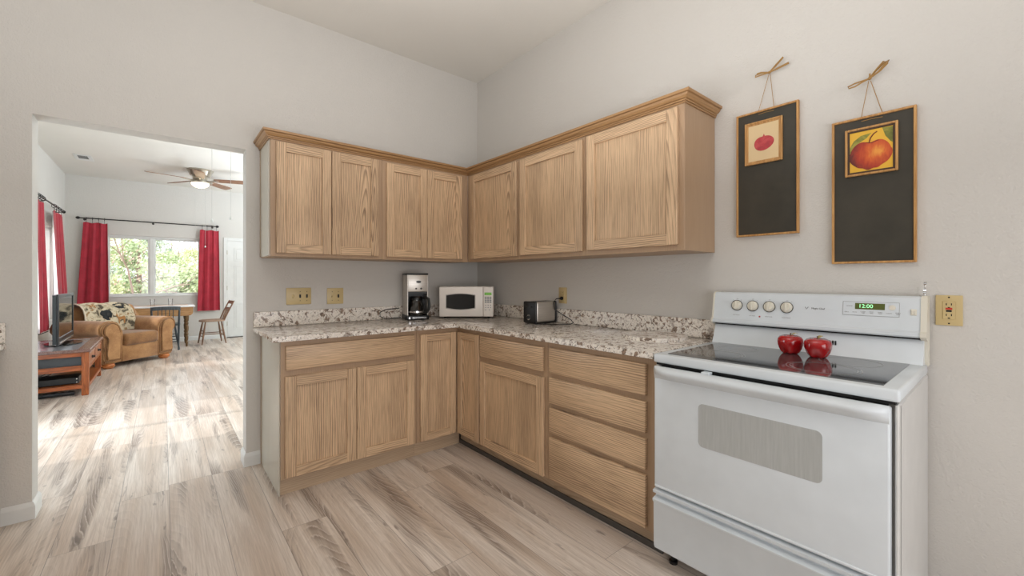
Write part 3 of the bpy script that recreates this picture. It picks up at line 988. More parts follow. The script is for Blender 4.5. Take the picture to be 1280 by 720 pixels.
# clock panel
b = MB()
c0 = lx(-2.871)
PW, PH = .088, .028
def pbox(b, x0, x1, z0, z1, d0, d1, m=0, bev=0):
    b.box(x0 - c0, x1 - c0, z0 - 1.114, z1 - 1.114, d0, d1, bev, m, M=PM(c0, 1.114))
pbox(b, c0 - PW, c0 + PW, 1.114 - PH, 1.114 + PH, -.002, .0012, 0, .001)
ck = b.build('clock_panel', M_white, cp)
b = MB()
for (x0, x1, z0, z1) in ((c0 - PW, c0 + PW, 1.1415, 1.1425), (c0 - PW, c0 + PW, 1.0855, 1.0865), (c0 - PW, c0 - PW + .001, 1.0855, 1.1425), (c0 + PW - .001, c0 + PW, 1.0855, 1.1425)):
    pbox(b, x0, x1, z0, z1, .0011, .0016)
b.build('clock_outline', M_grayline, ck)
b = MB()
dl, drr = lx(-2.823), lx(-2.916)
pbox(b, dl, drr, 1.1115, 1.1365, -.001, .0018)
ds = b.build('clock_display', M_lcd, ck)
b = MB()
b.text('12:00', .021, PM(dl + .034, 1.124, .0021) @ Matrix.Shear('XZ', 4, (0, 0)) , 0)
b.build('clock_digits', M_digit, ds)
for k, (s1, s2) in enumerate((('BAKE', ''), ('BROIL', ''), ('COOK', 'TIME'), ('STOP', 'TIME'), ('OVEN', 'TEMP'), ('CLEAN', ''), ('START', 'TIME'))):
    xx = c0 - PW + .013 + k * .0265
    MB().text(s1 + ('\n' + s2 if s2 else ''), .0055, PM(xx, 1.099, .0014)).build('button_lettering', M_grayline, ck)
MB().text('CLOCK', .006, PM(dl - .018, 1.124, .0014)).build('button_lettering', M_grayline, ck)
b = MB()
b.lathe([(0, 0), (.010, 0), (.010, .002), (0, .002)], 24, M=PM(drr + .022, 1.122, .001))
b.build('clock_button', M_cream, ck)
b = MB()
sx = lx(-2.999)
b.box(-.0085, .0085, -.012, .012, 0, .002, .0008, 0, M=PM(sx, 1.108))
b.box(-.0055, .0055, -.008, .008, .001, .006, .001, 0, M=PM(sx, 1.108) @ Matrix.Rotation(R(12), 4, 'X'))
b.build('oven_light_switch', M_cream, cp)
# twisted metal strip behind the panel
b = MB()
def strip(u, v):
    a = u * PI * 1.6
    c = Vector((0, 0, u * .055))
    d = Vector((math.cos(a), math.sin(a), 0))
    return c + d * (v - .5) * .009 + Vector((.004 * u, -.003 * u, 0)), Vector((-math.sin(a), math.cos(a), 0))
b.grid(strip, 14, 1, 0, .0012)
o = b.build('metal_strip', M_chrome)
o.location = (-.030, -3.022, 1.1695)
tag(o, 'tiny shiny twisted metal strip sticking up at the right end of the stove panel', 'metal strip')

# ------------------------------------------------------------------ apples on the stove
def mat_apple():
    t = NT('glossy_red_apple')
    n = t.noise(t.coord(), 16, 3)
    t.set(Base_Color=t.ramp(n, [(0.3, (150, 8, 16)), (0.7, (196, 20, 26))]), Roughness=0.12)
    t.b.inputs['Coat Weight'].default_value = 0.6
    return t.m
M_apple = mat_apple()
M_stem = plain('brown_stem', (96, 68, 34), 0.6)
M_leafa = plain('painted_leaf', (176, 160, 96), 0.4)
def apple(loc, rz, label):
    t = thing('apple', label, 'apple', loc, rz, 'red apples on the stove')
    prof = [(0, .010), (.010, .006), (.017, .001), (.023, .0005), (.031, .008), (.039, .021), (.0455, .038), (.0475, .051), (.0455, .063), (.039, .072), (.029, .0765), (.018, .075), (.009, .069), (0, .064)]
    def lob(a, z):
        k = max(0, 1 - z / .055)
        return 1 + (.16 * k * k + .022) * math.cos(5 * a) 
    b = MB()
    b.lathe(prof, 40, f=lob)
    b.build('apple_body', M_apple, t, angle=80)
    MB().tube([(0, 0, .064), (.001, 0, .074), (.004, .001, .086)], [.0022, .0018, .003], 8).build('stem', M_stem, t)
    b = MB()
    b.grid(lambda u, v: (Vector((.004 + .026 * u, (v - .5) * .016 * math.sin(PI * min(1, u * .95 + .05)), .078 + .010 * math.sin(u * PI * .8))), Vector((0, 0, 1))), 8, 4, 0, .0012)
    lf = b.build('leaf', M_leafa, t, angle=60)
    lf.rotation_euler = (0, 0, R(-30))
    return t
ZG = .9165
apple((-.205, -2.627, ZG), R(-20), 'shiny red apple on the cooktop, the left one nearer the burner knobs')
apple((-.232, -2.732, ZG), R(10), 'shiny red apple on the cooktop, the right one nearer the clock')

# ------------------------------------------------------------------ chalkboards with fruit pictures
M_paper = plain('aged_cream_paper', (226, 200, 156), .8)
M_yellow = plain('yellow_print_ground', (236, 184, 60), .6)
def mat_fruit(name, c1, c2, c3):
    t = NT(name)
    n = t.noise(t.coord(), 22, 4, .6, .6)
    t.set(Base_Color=t.ramp(n, [(.34, c2), (.5, c1), (.66, c3)]), Roughness=.6)
    return t.m
M_tomato = mat_fruit('faded_red_print', (186, 62, 68), (150, 50, 60), (200, 84, 84))
M_pfruit = mat_fruit('orange_red_apple_print', (196, 78, 34), (140, 40, 24), (228, 120, 52))
M_pdark = plain('maroon_print', (110, 40, 36), .6)
M_pleaf = mat_fruit('olive_leaf_print', (128, 128, 54), (96, 98, 44), (170, 160, 70))
def ell(cx, cz, rx, rz_, a=0, n=40, f=None):
    out = []
    for k in range(n):
        q = 2 * PI * k / n
        m_ = f(q) if f else 1
        x, z = rx * m_ * math.cos(q), rz_ * m_ * math.sin(q)
        out.append((cx + x * math.cos(a) - z * math.sin(a), cz + x * math.sin(a) + z * math.cos(a)))
    return out
def chalkboard(label, ya, yb, z0, z1, knot, art):
    # local: x along the wall, origin at the board's middle
    cy, cz = (ya + yb) / 2, (z0 + z1) / 2
    W, H = ya - yb, z1 - z0
    t = thing('chalkboard', label, 'chalkboard', (0, cy, cz), -PI / 2, 'fruit chalkboards on the right wall')
    b = MB()
    b.box(-W / 2 + .004, W / 2 - .004, -.014, -.003, -H / 2 + .004, H / 2 - .004)
    b.build('board', M_chalk, t)
    b = MB()
    frame_xz(b, -W / 2, W / 2, -.021, -.0025, -H / 2, H / 2, .009, 0, .0015)
    b.build('frame', M_frame, t)
    kx, kz = -(knot[0]) + cy, knot[1] - cz
    for sx in (-.028, .026):
        b = MB()
        b.tube([(sx * 1.25, -.012, H / 2 + .0), (kx + sx * .12, -.010, kz - .01)], .0013, 6)
        b.build('hanging_string', M_twine, t)
    MB().tube([(-.034, -.0155, H / 2 - .018), (0, -.017, H / 2 - .0165), (.034, -.0155, H / 2 - .018)], .0014, 6).build('staple_wire', M_twine, t)
    b = MB()
    def P3(p):
        return (kx + p[0], -.008 - p[2], kz + p[1])
    for lp in knot[2]:
        b.tube([P3(p) for p in lp], .0029, 6)
    b.lathe([(0, -.007), (.006, -.004), (.007, 0), (.005, .005), (0, .007)], 10, P3((0, 0, .003)))
    b.build('twine_bow', M_twine, t)
    art(t)
    return t
def pic_frame(t, x0, x1, z0, z1, w, mats, steps):
    b = MB()
    frame_xz(b, x0, x1, -.0255, -.0145, z0, z1, w * .55, 0, .002)
    frame_xz(b, x0 + w * .5, x1 - w * .5, -.022, -.0145, z0 + w * .5, z1 - w * .5, w * .5, 1, .0015)
    return b.build('picture_frame', mats, t)
M_fdark = plain('dark_brown_bead', (70, 48, 34), .5)
def tomato_art(t):
    x0, x1, z0, z1 = -.095, .072, .045, .255
    f = pic_frame(t, x0, x1, z0, z1, .016, [M_frame, M_frame], 0)
    b = MB()
    b.box(x0 + .012, x1 - .012, -.019, -.0145, z0 + .012, z1 - .012)
    pr = b.build('print', M_paper, t)
    b = MB()
    cx, cz = (x0 + x1) / 2 + .002, (z0 + z1) / 2 - .006
    b.prism(ell(cx, cz, .044, .036, R(8), 40, lambda q: 1 - .10 * max(0, math.cos(q - PI / 2)) ** 10 + .03 * math.cos(3 * q)), 'y', -.0196, -.018)
    b.prism([(cx - .006, cz + .030), (cx + .006, cz + .030), (cx + .001, cz + .044)], 'y', -.0197, -.018)
    b.build('fruit_print', M_tomato, pr)
def apple_art(t):
    x0, x1, z0, z1 = -.088, .082, .062, .262
    f = pic_frame(t, x0, x1, z0, z1, .016, [M_frame, M_fdark], 0)
    b = MB()
    b.box(x0 + .012, x1 - .012, -.019, -.0145, z0 + .012, z1 - .012)
    pr = b.build('print', M_yellow, t)
    cx, cz = (x0 + x1) / 2, (z0 + z1) / 2
    b = MB()
    b.prism([(cx - .069, cz - .012), (cx - .070, cz + .02), (cx - .056, cz + .048), (cx - .032, cz + .066), (cx + .002, cz + .071), (cx - .014, cz + .052), (cx - .04, cz + .036), (cx - .056, cz + .012)], 'y', -.0194, -.018)
    b.build('leaf_print', M_pleaf, pr)
    b = MB()
    b.prism([(cx + .036, cz + .084), (cx + .072, cz + .080), (cx + .0725, cz + .014), (cx + .062, cz + .022), (cx + .046, cz + .048)], 'y', -.0194, -.018)
    b.build('leaf_print', M_pleaf, pr)
    ox, oz_ = cx - .002, cz - .020
    def hf(q):
        u = math.cos(q - PI / 2)
        low = max(0, -math.sin(q))
        return 1 + .06 * math.cos(2 * q) * (1 if math.sin(q) < .2 else .3) - .20 * max(0, u) ** 16 + .06 * max(0, math.cos(q - R(55))) ** 6 + .06 * max(0, math.cos(q - R(125))) ** 6 - .13 * low ** 1.5 * abs(math.cos(q)) + .035 * math.cos(11 * q) * low ** 3
    b = MB()
    b.prism(ell(ox, oz_, .066, .064, 0, 72, hf), 'y', -.0198, -.018)
    b.build('fruit_print', mat_pomme(ox, oz_), pr)
    MB().tube([(cx - .006, -.0198, cz + .030), (cx - .001, -.0198, cz + .050), (cx + .010, -.0198, cz + .066), (cx + .020, -.0198, cz + .072)], .0020, 6).build('stem_print', M_pdark, pr)
    MB().tube([(cx - .014, -.0197, cz + .034), (cx + .002, -.0197, cz + .029), (cx + .024, -.0197, cz + .036)], .0014, 6).build('dimple_print', M_pdark, pr)
def mat_pomme(ox, oz_):
    t = NT('shaded_apple_print')
    x, y, z = t.xyz(t.coord())
    dx = t.math('SUBTRACT', x, ox + .022)
    dz = t.math('SUBTRACT', z, oz_ + .010)
    d = t.math('SQRT', t.math('ADD', t.math('MULTIPLY', dx, dx), t.math('MULTIPLY', dz, dz)))
    n = t.noise(t.vec(t.math('MULTIPLY', x, 60), 0.0, t.math('MULTIPLY', z, 22)), 1.0, 4, .6, .5)
    f = t.math('ADD', t.math('MULTIPLY', d, 9.5), t.math('MULTIPLY', t.math('SUBTRACT', n, .5), .55))
    t.set(Base_Color=t.ramp(f, [(.05, (236, 156, 66)), (.28, (214, 98, 44)), (.58, (178, 60, 36)), (.86, (104, 42, 36))]), Roughness=.6)
    return t.m
def loops(sc, mir=1):
    out = []
    return out
bow1 = (-2.481, 2.240, [
    [(0, 0, .004), (-.03, .002, .02), (-.052, -.004, .03), (-.055, -.012, .03), (-.03, -.006, .018), (0, 0, .004)],
    [(0, 0, .004), (-.035, .010, .012), (-.05, .006, .02)],
    [(0, 0, .004), (.03, .024, .01), (.062, .046, .016), (.064, .040, .02), (.03, .016, .012), (0, 0, .004)],
    [(0, 0, .004), (.03, .006, .005), (.082, .016, .006)], [(0, 0, .004), (.035, .003, .006), (.084, .010, .008)]])
bow2 = (-2.857, 2.072, [
    [(0, 0, .004), (-.022, -.010, .012), (-.045, -.024, .022), (-.064, -.028, .030), (-.066, -.020, .030), (-.045, -.010, .02), (0, 0, .004)],
    [(0, 0, .004), (.02, .018, .014), (.05, .040, .024), (.064, .042, .028), (.060, .032, .028), (.036, .014, .018), (0, 0, .004)],
    [(0, 0, .004), (.02, .020, .018), (.048, .044, .03), (.058, .038, .03), (.03, .012, .02), (0, 0, .004)],
    [(0, 0, .004), (.002, .018, .01)]])
chalkboard('narrower-looking chalkboard with a small cream picture of a red tomato, nearer the cabinets', -2.331, -2.605, 1.449, 2.0665, bow1, tomato_art)
chalkboard('larger-looking chalkboard with a yellow apple picture, above the stove clock', -2.730, -3.000, 1.301, 1.917, bow2, apple_art)

# ------------------------------------------------------------------ microwave
mw = thing('microwave', 'small white microwave oven standing diagonally in the counter corner', 'microwave', (-.355, -.352, CT1), R(-39.8))
b = MB()
MWW, MWH, MWD = .443, .248, .235
b.box(-MWW / 2, MWW / 2, 0, MWD, .012, .012 + MWH, .006, 0, 2)
b.build('microwave_body', M_micro, mw)
b = MB()
for sx in (-1, 1):
    for yy in (.03, MWD - .03):
        b.lathe([(0, 0), (.012, 0), (.014, .013), (0, .013)], 12, (sx * (MWW / 2 - .04), yy, 0))
b.build('foot', M_black, mw)
b = MB()
b.box(-MWW / 2, .138, -.022, -.001, .014, .012 + MWH - .002, .007, 0, 3)
md = b.build('microwave_door', M_micro, mw)
b = MB()
def bulge(x0, x1, z0, z1, n=14, e=.012):
    pts = []
    for k in range(n + 1):
        u = k / n
        pts.append((x0 + (x1 - x0) * u, z1 - e + e * math.sin(PI * u)))
    for k in range(n + 1):
        u = k / n
        pts.append((x1 + (x0 - x1) * u, z0 + e - e * math.sin(PI * u)))
    return pts
b.prism(bulge(-.162, .070, .074, .200), 'y', -.0232, -.015)
b.build('door_window', M_blackglass, md)['label'] = 'dark glass window'
b = MB()
b.prism(bulge(-.168, .076, .068, .206), 'y', -.0226, -.016)
b.build('window_surround', plain('grey_bezel', (176, 170, 164), .4), md)
b = MB()
b.box(.140, MWW / 2, -.022, -.001, .014, .012 + MWH - .002, .006, 0, 3)
mp = b.build('microwave_panel', M_micro, mw)
b = MB()
b.box(.150, .208, -.0232, -.021, .190, .212, .001, 0)
b.build('display', M_lcdgreen, mp)
for r_ in range(4):
    for c_ in range(3):
        MB().box(.152 + c_ * .0195, .168 + c_ * .0195, -.0236, -.021, .168 - r_ * .0135, .178 - r_ * .0135, .001).build('keypad_button', M_grayline, mp)
for r_ in range(3):
    for c_ in range(3 if r_ < 2 else 2):
        MB().lathe([(0, 0), (.0042, 0), (.0042, .002), (0, .002)], 10, M=Matrix.Translation((.160 + c_ * (.0195 if r_ < 2 else .028), -.0215, .108 - r_ * .019)) @ Matrix.Rotation(R(90), 4, 'X')).build('keypad_button', M_grayline, mp)
b = MB()
b.text('0', .012, Matrix.Translation((.158, -.0238, .201)) @ Matrix.Rotation(R(90), 4, 'X'))
b.build('display_digit', M_black, mp)

# ------------------------------------------------------------------ coffee maker
cm = thing('coffee_maker', 'steel and black drip coffee maker with glass carafe left of the microwave', 'coffee maker', (-.735, -.235, CT1), R(-14))
# local: front towards -y, front face at y=0, depth to +y
W, Dp = .082, .185
b = MB()
b.box(-W - .006, W + .006, -.012, Dp, 0, .036, .004, 0, 2)
bs = b.build('coffee_base', M_black, cm)
b = MB()
b.text('BREW CENTRAL', .0155, Matrix.Translation((.012, -.0125, .017)) @ Matrix.Rotation(R(90), 4, 'X'))
b.lathe([(0, 0), (.008, 0), (.008, .001), (0, .001)], 16, M=Matrix.Translation((-.066, -.012, .017)) @ Matrix.Rotation(R(90), 4, 'X'))
b.build('base_lettering', M_chrome, bs)
b = MB()
b.box(-W, W, .095, Dp - .004, .036, .355, .004, 0, 2)
b.box(-W, -W + .007, .0, .10, .036, .355, .002, 0)
b.box(W - .007, W, .0, .10, .036, .355, .002, 0)
b.build('housing', M_steel, cm)
MB().box(-W + .007, W - .007, .085, .0955, .036, .23, 0).build('inner_wall', M_black, cm)
b = MB()
b.box(-W + .004, W - .004, -.004, .10, .222, .355, .005, 0, 2)
hd = b.build('brew_head', M_steel, cm)
b = MB()
b.box(-W + .006, W - .006, .002, .09, .205, .2225, .003)
b.build('filter_basket', M_black, hd)
b = MB()
b.prism(ell(.006, .300, .020, .0095), 'y', -.0062, -.003)
b.build('badge', M_black, hd)
for kx in (-.014, .026):
    b = MB()
    b.lathe([(0, 0), (.0075, 0), (.006, .006), (0, .007)], 16, M=Matrix.Translation((kx, -.004, .247)) @ Matrix.Rotation(R(90), 4, 'X'))
    b.build('control_knob', M_black, hd)
b = MB()
b.box(-W - .002, W + .002, -.006, Dp, .355, .368, .005, 0, 2)
b.build('lid', M_black, cm)
b = MB()
b.lathe([(0, .0365), (.058, .0365), (.064, .042), (.066, .06), (.063, .085), (.052, .125), (.044, .152), (.044, .158), (.041, .158), (.049, .124), (.060, .085), (.062, .06), (.060, .045), (0, .042)], 28, (-.004, .045 - .012, 0))
b.build('carafe', M_carafe, cm)
b = MB()
b.lathe([(.0645, .060), (.0675, .060), (.0675, .070), (.0645, .070)], 28, (-.004, .033, 0))
b.build('carafe_band', M_chrome, cm)
b = MB()
b.lathe([(0, .158), (.047, .158), (.047, .172), (.038, .184), (0, .186)], 24, (-.004, .033, 0))
b.tube([(.036, .008, .172), (.062, -.018, .178), (.078, -.032, .165), (.082, -.036, .12), (.080, -.034, .085), (.070, -.024, .062), (.050, -.010, .060)], [.009, .010, .011, .011, .011, .010, .007], 10)
b.build('carafe_handle', M_black, cm)
# its cord looping on the counter
b = MB()
b.tube([(-.80, -.075, CT1 + .012), (-.86, -.045, CT1 + .008), (-.93, -.05, CT1 + .010), (-.975, -.075, CT1 + .03), (-.97, -.06, CT1 + .06), (-.92, -.040, CT1 + .078), (-.86, -.035, CT1 + .082), (-.80, -.040, CT1 + .085)], .0035, 8)
pcd = b.build('power_cord', M_black, cm)
pcd.matrix_parent_inverse = (Matrix.Translation(cm.location) @ Matrix.Rotation(cm.rotation_euler.z, 4, 'Z')).inverted()

# ------------------------------------------------------------------ toaster
ts = thing('toaster', 'steel sided black toaster on the counter below the small outlet', 'toaster', (-.150, -1.022, CT1), R(3))
# long axis along local x, black control end at -x
b = MB()
b.box(-.100, .098, -.058, .058, .012, .160, .014, 0, 3)
b.build('toaster_shell', M_steel, ts)
b = MB()
b.box(-.122, -.0995, -.062, .062, .008, .163, .010, 0, 3)
b.build('control_end', M_black, ts)
b = MB()
b.box(.0975, .112, -.060, .060, .008, .160, .008, 0, 3).box(-.11, .108, -.056, .056, .004, .0125, .002)
b.build('back_end', M_black, ts)
for yy in (-.022, .022):
    MB().box(-.085, .085, yy - .012, yy + .012, .1585, .1608).build('bread_slot', M_gap, ts)
MB().box(-.135, -.121, -.03, .03, .118, .130, .003).build('lever', M_black, ts)
b = MB()
b.lathe([(.0155, 0), (.018, 0), (.018, .006), (.0155, .006)], 20, M=Matrix.Translation((-.122, .0, .050)) @ Matrix.Rotation(R(-90), 4, 'Y'))
b.lathe([(0, 0), (.0145, 0), (.012, .012), (0, .013)], 20, m=1, M=Matrix.Translation((-.122, .0, .050)) @ Matrix.Rotation(R(-90), 4, 'Y'))
b.build('browning_dial', [M_chrome, M_black], ts)
b = MB()
for sx in (-.09, .09):
    for yy in (-.04, .04):
        b.lathe([(0, 0), (.010, 0), (.010, .006), (0, .006)], 10, (sx, yy, 0))
b.build('foot', M_black, ts)
TSI = (Matrix.Translation(ts.location) @ Matrix.Rotation(ts.rotation_euler.z, 4, 'Z')).inverted() @ Matrix.Translation((-.03, -1.10, CT1))
b = MB()
b.tube([(-.009, -.004, .180), (-.032, .006, .178), (-.045, .022, .150), (-.040, .018, .10), (-.034, -.06, .065), (-.035, -.14, .035), (-.045, -.17, .016), (-.075, -.165, .006), (-.13, -.12, .005), (-.18, -.04, .005), (-.215, .005, .005)], .003, 8)
pc = b.build('power_cord', M_black, ts)
pc.matrix_parent_inverse = TSI
b = MB()
b.lathe([(0, 0), (.012, 0), (.013, .012), (.008, .022), (.004, .030), (0, .030)], 14, M=Matrix.Translation((.0195, -.004, 1.094 - CT1)) @ Matrix.Rotation(R(-90), 4, 'Y'))
b.build('plug', M_black, pc)

# ------------------------------------------------------------------ round granite board on the counter
b = MB()
b.prism(ell(0, 0, .172, .172, 0, 64), 'z', 0, .018)
es = [e for e in b.bm.edges if abs(e.verts[0].co.z - e.verts[1].co.z) < 1e-6]
bmesh.ops.bevel(b.bm, geom=es, offset=.004, segments=2, affect='EDGES')
o = b.build('cutting_board', M_granite)
o.location = (-.205, -1.975, CT1)
tag(o, 'round granite cutting board lying on the countertop beside the stove', 'cutting board')

# ------------------------------------------------------------------ living room: curtains and rods
def curtain(label, axis, fixed, a0, a1, b0, b1, z0, z1, folds, depth, side, lining=False, group='red curtains', ring_n=4, rodz=2.322, spread=1.0, fl=None):
    # a0..a1 along the wall at the top, b0..b1 at the bottom; side = direction to the room
    cx = (a0 + a1) / 2
    loc = (cx, fixed, z0) if axis == 'x' else (fixed, cx, z0)
    t = thing('curtain', label, 'curtain', loc, 0, group)
    H = z1 - z0
    def fn(u, v):
        k = 1 - v
        s = (a0 + (a1 - a0) * u) * v + (b0 + (b1 - b0) * u) * k - cx
        ph = folds * 2 * PI * u
        d = depth * (.55 + .45 * k) * math.sin(ph + .8 * k) + .25 * depth * math.sin(2.3 * ph + 1.5)
        z = v * H + .008 * math.sin(ph * .7) * (1 if v > .98 else 0)
        p = Vector((s, d * side, z)) if axis == 'x' else Vector((d * side, s, z))
        nrm = Vector((0, side, 0)) if axis == 'x' else Vector((side, 0, 0))
        return p, nrm
    b = MB()
    b.grid(fn, folds * 12, 14, 0, .004, 1)
    b.build('cloth', [M_curtain, M_lining if lining else M_curtain], t, angle=70)
    for k in range(ring_n):
        u = (k + .5) / ring_n
        p = fn(u, 1)[0]
        b = MB()
        cz = rodz - z0 - .008
        pts = []
        for q in range(18):
            a = 2 * PI * q / 18
            pts.append((p.x, p.y * 0, cz + .026 * math.sin(a)) if False else ((p.x, .026 * math.cos(a), cz + .026 * math.sin(a)) if axis == 'x' else (.026 * math.cos(a), p.y, cz + .026 * math.sin(a))))
        b.tube(pts, .0032, 6, closed=True)
        q0 = (p.x, 0, cz - .026) if axis == 'x' else (0, p.y, cz - .026)
        b.tube([q0, (p.x, p.y, H - .004)], .0025, 6)
        b.build('ring', M_bronze, t)
    return t
YC = YF - .075
curtain('red curtain left of the far window, behind the armchair', 'x', YC, -3.36, -3.05, -3.45, -3.03, .62, 2.245, 3, .020, -1)
curtain('red curtain right of the far window, near the white door', 'x', YC, -1.70, -1.385, -1.745, -1.365, .595, 2.235, 3, .020, -1)
XC = XL + .085
curtain('red curtain on the left wall nearest the doorway', 'y', XC, 4.70, 5.11, 4.72, 5.30, .54, 2.245, 4, .03, 1, True, ring_n=4)
curtain('red white-lined curtain on the left wall nearest the far corner', 'y', XC, 5.72, 6.46, 6.02, 6.86, .72, 2.235, 4, .03, 1, True, ring_n=4)
def rod(label, axis, fixed, a0, a1, wall, z=2.322):
    loc = ((a0 + a1) / 2, fixed, z) if axis == 'x' else (fixed, (a0 + a1) / 2, z)
    t = thing('curtain_rod', label, 'curtain rod', loc, 0, 'curtain rods')
    hl = (a1 - a0) / 2
    V = (lambda s, d, zz: (s, d, zz)) if axis == 'x' else (lambda s, d, zz: (d, s, zz))
    MB().tube([V(-hl, 0, 0), V(hl, 0, 0)], .010, 10).build('rod', M_bronze, t)
    for sx in (-1, 1):
        b = MB()
        n = 8
        pts, rr = [], []
        for k in range(n + 1):
            u = k / n
            pts.append(V(sx * (hl + .055 * u), 0, 0))
            rr.append(.008 + .017 * math.sin(PI * u) ** .7)
        b.tube(pts, rr, 12)
        b.build('finial', M_bronze, t)
    dw = wall - fixed
    for s in (-hl + .05, 0, hl - .05):
        b = MB()
        b.tube([V(s, 0, -.004), V(s, dw * .5, -.02), V(s, dw * .985, -.02)], .006, 8)
        b.tube([V(s, dw * .93, -.02), V(s, dw * .985, -.02)], .018, 12)
        b.build('bracket', M_bronze, t)
    return t
rod('long dark curtain rod above the far window', 'x', YC, -3.40, -1.44, YF)
rod('dark curtain rod along the left wall above the side window', 'y', XC, 3.95, 6.56, XL)

# ------------------------------------------------------------------ ceiling fans and vent
M_cordgrey = plain('grey_white_cord', (190, 188, 184), .6)
def make_fan(label):
    t = thing('ceiling_fan', label, 'ceiling fan', (-1.79, 5.60, ZC), 0, 'ceiling fans')
    b = MB()
    b.lathe([(0, 0), (.185, 0), (.185, -.018), (.175, -.028), (.150, -.085), (.135, -.10), (0, -.10)], 32)
    b.build('canopy', M_nickel, t)
    b = MB()
    b.lathe([(0, -.10), (.098, -.10), (.105, -.112), (.105, -.150), (.085, -.165), (.075, -.185), (.11, -.195), (.125, -.205), (.125, -.222), (0, -.222)], 32)
    b.build('motor', M_nickel, t)
    b = MB()
    b.lathe([(0, -.30), (.04, -.297), (.085, -.280), (.115, -.252), (.126, -.224), (.0, -.222)], 28)
    b.build('light_bowl', M_lampglow, t, angle=60)
    for k in range(5):
        a = R(50 + 72 * k)
        M = Matrix.Rotation(a, 4, 'Z') @ Matrix.Translation((0, 0, -.165)) @ Matrix.Rotation(R(-12), 4, 'X')
        b = MB()
        poly = [(.21, -.055), (.30, -.062), (.60, -.072), (.705, -.066), (.72, -.050), (.72, .050), (.705, .066), (.60, .072), (.30, .062), (.21, .055)]
        b.prism(poly, 'z', -.004, .004, M=M)
        bl = b.build('blade', M_bladewood, t)
        b = MB()
        b.tube([M @ Vector(p) for p in ((.09, 0, -.012), (.14, 0, -.02), (.19, 0, -.010), (.24, 0, -.007))], [.012, .012, .014, .012], 8)
        b.box(.20, .27, -.04, .04, -.008, -.0035, .002, 0, M=M)
        b.build('blade_iron', M_nickel, bl)
    for sx, ln in ((-.085, 1.10), (.085, 1.08)):
        b = MB()
        px, py = sx * .768, -sx * .64
        b.tube([(px, py, -.20), (px, py, -.20 - ln)], .0013, 6)
        ch = b.build('pull_cord', M_cordgrey, t)
        b = MB()
        b.lathe([(0, 0), (.009, .002), (.011, .014), (.006, .028), (.003, .036), (0, .036)], 12, (px, py, -.20 - ln - .03))
        b.build('cord_bell', M_trim, ch)
    return t
fan = make_fan('lit nickel ceiling fan with wooden blades farther away, in front of the far window')
f2 = copy_tree(fan)
f2.location = (-1.87, 1.36, ZC)
f2['label'] = 'nearer ceiling fan just beyond the doorway, only its two pull cords showing'
vt = thing('ceiling_vent', 'small white register vent in the living room ceiling', 'vent', (-3.20, 5.80, ZC), 0)
b = MB()
b.box(-.10, .10, -.19, .19, -.008, -.0005, .004)
b.build('vent_plate', M_trim, vt)
b = MB()
for k in range(7):
    b.box(-.055, .055, -.155 + k * .03, -.139 + k * .03, -.011, -.006, .001)
b.build('louvers', plain('vent_shadow_grey', (120, 120, 118), .6), vt)

# ------------------------------------------------------------------ armchair
AW, AD = 1.10, .95
ACX, ACY, ACR = -2.82, 5.33, 42.0
ac = thing('armchair', 'wide tan suede armchair with rolled arms below the red curtain', 'armchair', (ACX, ACY, 0), R(ACR))
hw = AW / 2
def arm_prof(sx):
    # outline in (x, z), sx=-1 left arm, outer side away from the seat
    pts = [(.25, .07), (.25, .42), (.255, .50), (.27, .565), (.305, .62), (.36, .648), (.42, .657), (.48, .647), (.53, .612), (.555, .56), (.552, .50), (.525, .46), (.488, .445), (.47, .43), (.476, .36), (.500, .28), (.500, .15), (.492, .07)]
    return [(sx * x, z) for x, z in pts]
for sx in (-1, 1):
    b = MB()
    P = arm_prof(sx)
    b.prism(P, 'y', -AD / 2 + .035, AD / 2 - .10)
    ends = [e for e in b.bm.edges if abs(e.verts[0].co.y - e.verts[1].co.y) < 1e-6]
    bmesh.ops.bevel(b.bm, geom=ends, offset=.018, segments=2, affect='EDGES')
    arm = b.build('arm', M_suede, ac, angle=50)
    b = MB()
    # front facing panel of the roll
    ctr = (sx * .40, .42)
    inn = [(ctr[0] + (x - ctr[0]) * .66, ctr[1] + (z - ctr[1]) * .84) for x, z in P]
    b.prism(inn, 'y', -AD / 2 + .006, -AD / 2 + .045)
    es = [e for e in b.bm.edges if abs(e.verts[0].co.y - e.verts[1].co.y) < 1e-6 and e.verts[0].co.y < -AD / 2 + .02]
    bmesh.ops.bevel(b.bm, geom=es, offset=.008, segments=2, affect='EDGES')
    b.build('arm_front', M_suede, arm, angle=50)
    b = MB()
    b.tube([(x, -AD / 2 + .030, z) for x, z in [(ctr[0] + (x - ctr[0]) * .78, ctr[1] + (z - ctr[1]) * .895) for x, z in P]], .009, 6, closed=True)
    b.build('piping', M_suede2, arm)
b = MB()
b.box(-.26, .26, -AD / 2 + .03, AD / 2 - .1, .07, .30, .02, 0, 2)
b.build('seat_base', M_suede, ac)
b = MB()
b.box(-.248, .248, -AD / 2 - .005, AD / 2 - .28, .285, .465, .05, 0, 4)
b.build('seat_cushion', M_suede2, ac, angle=60)
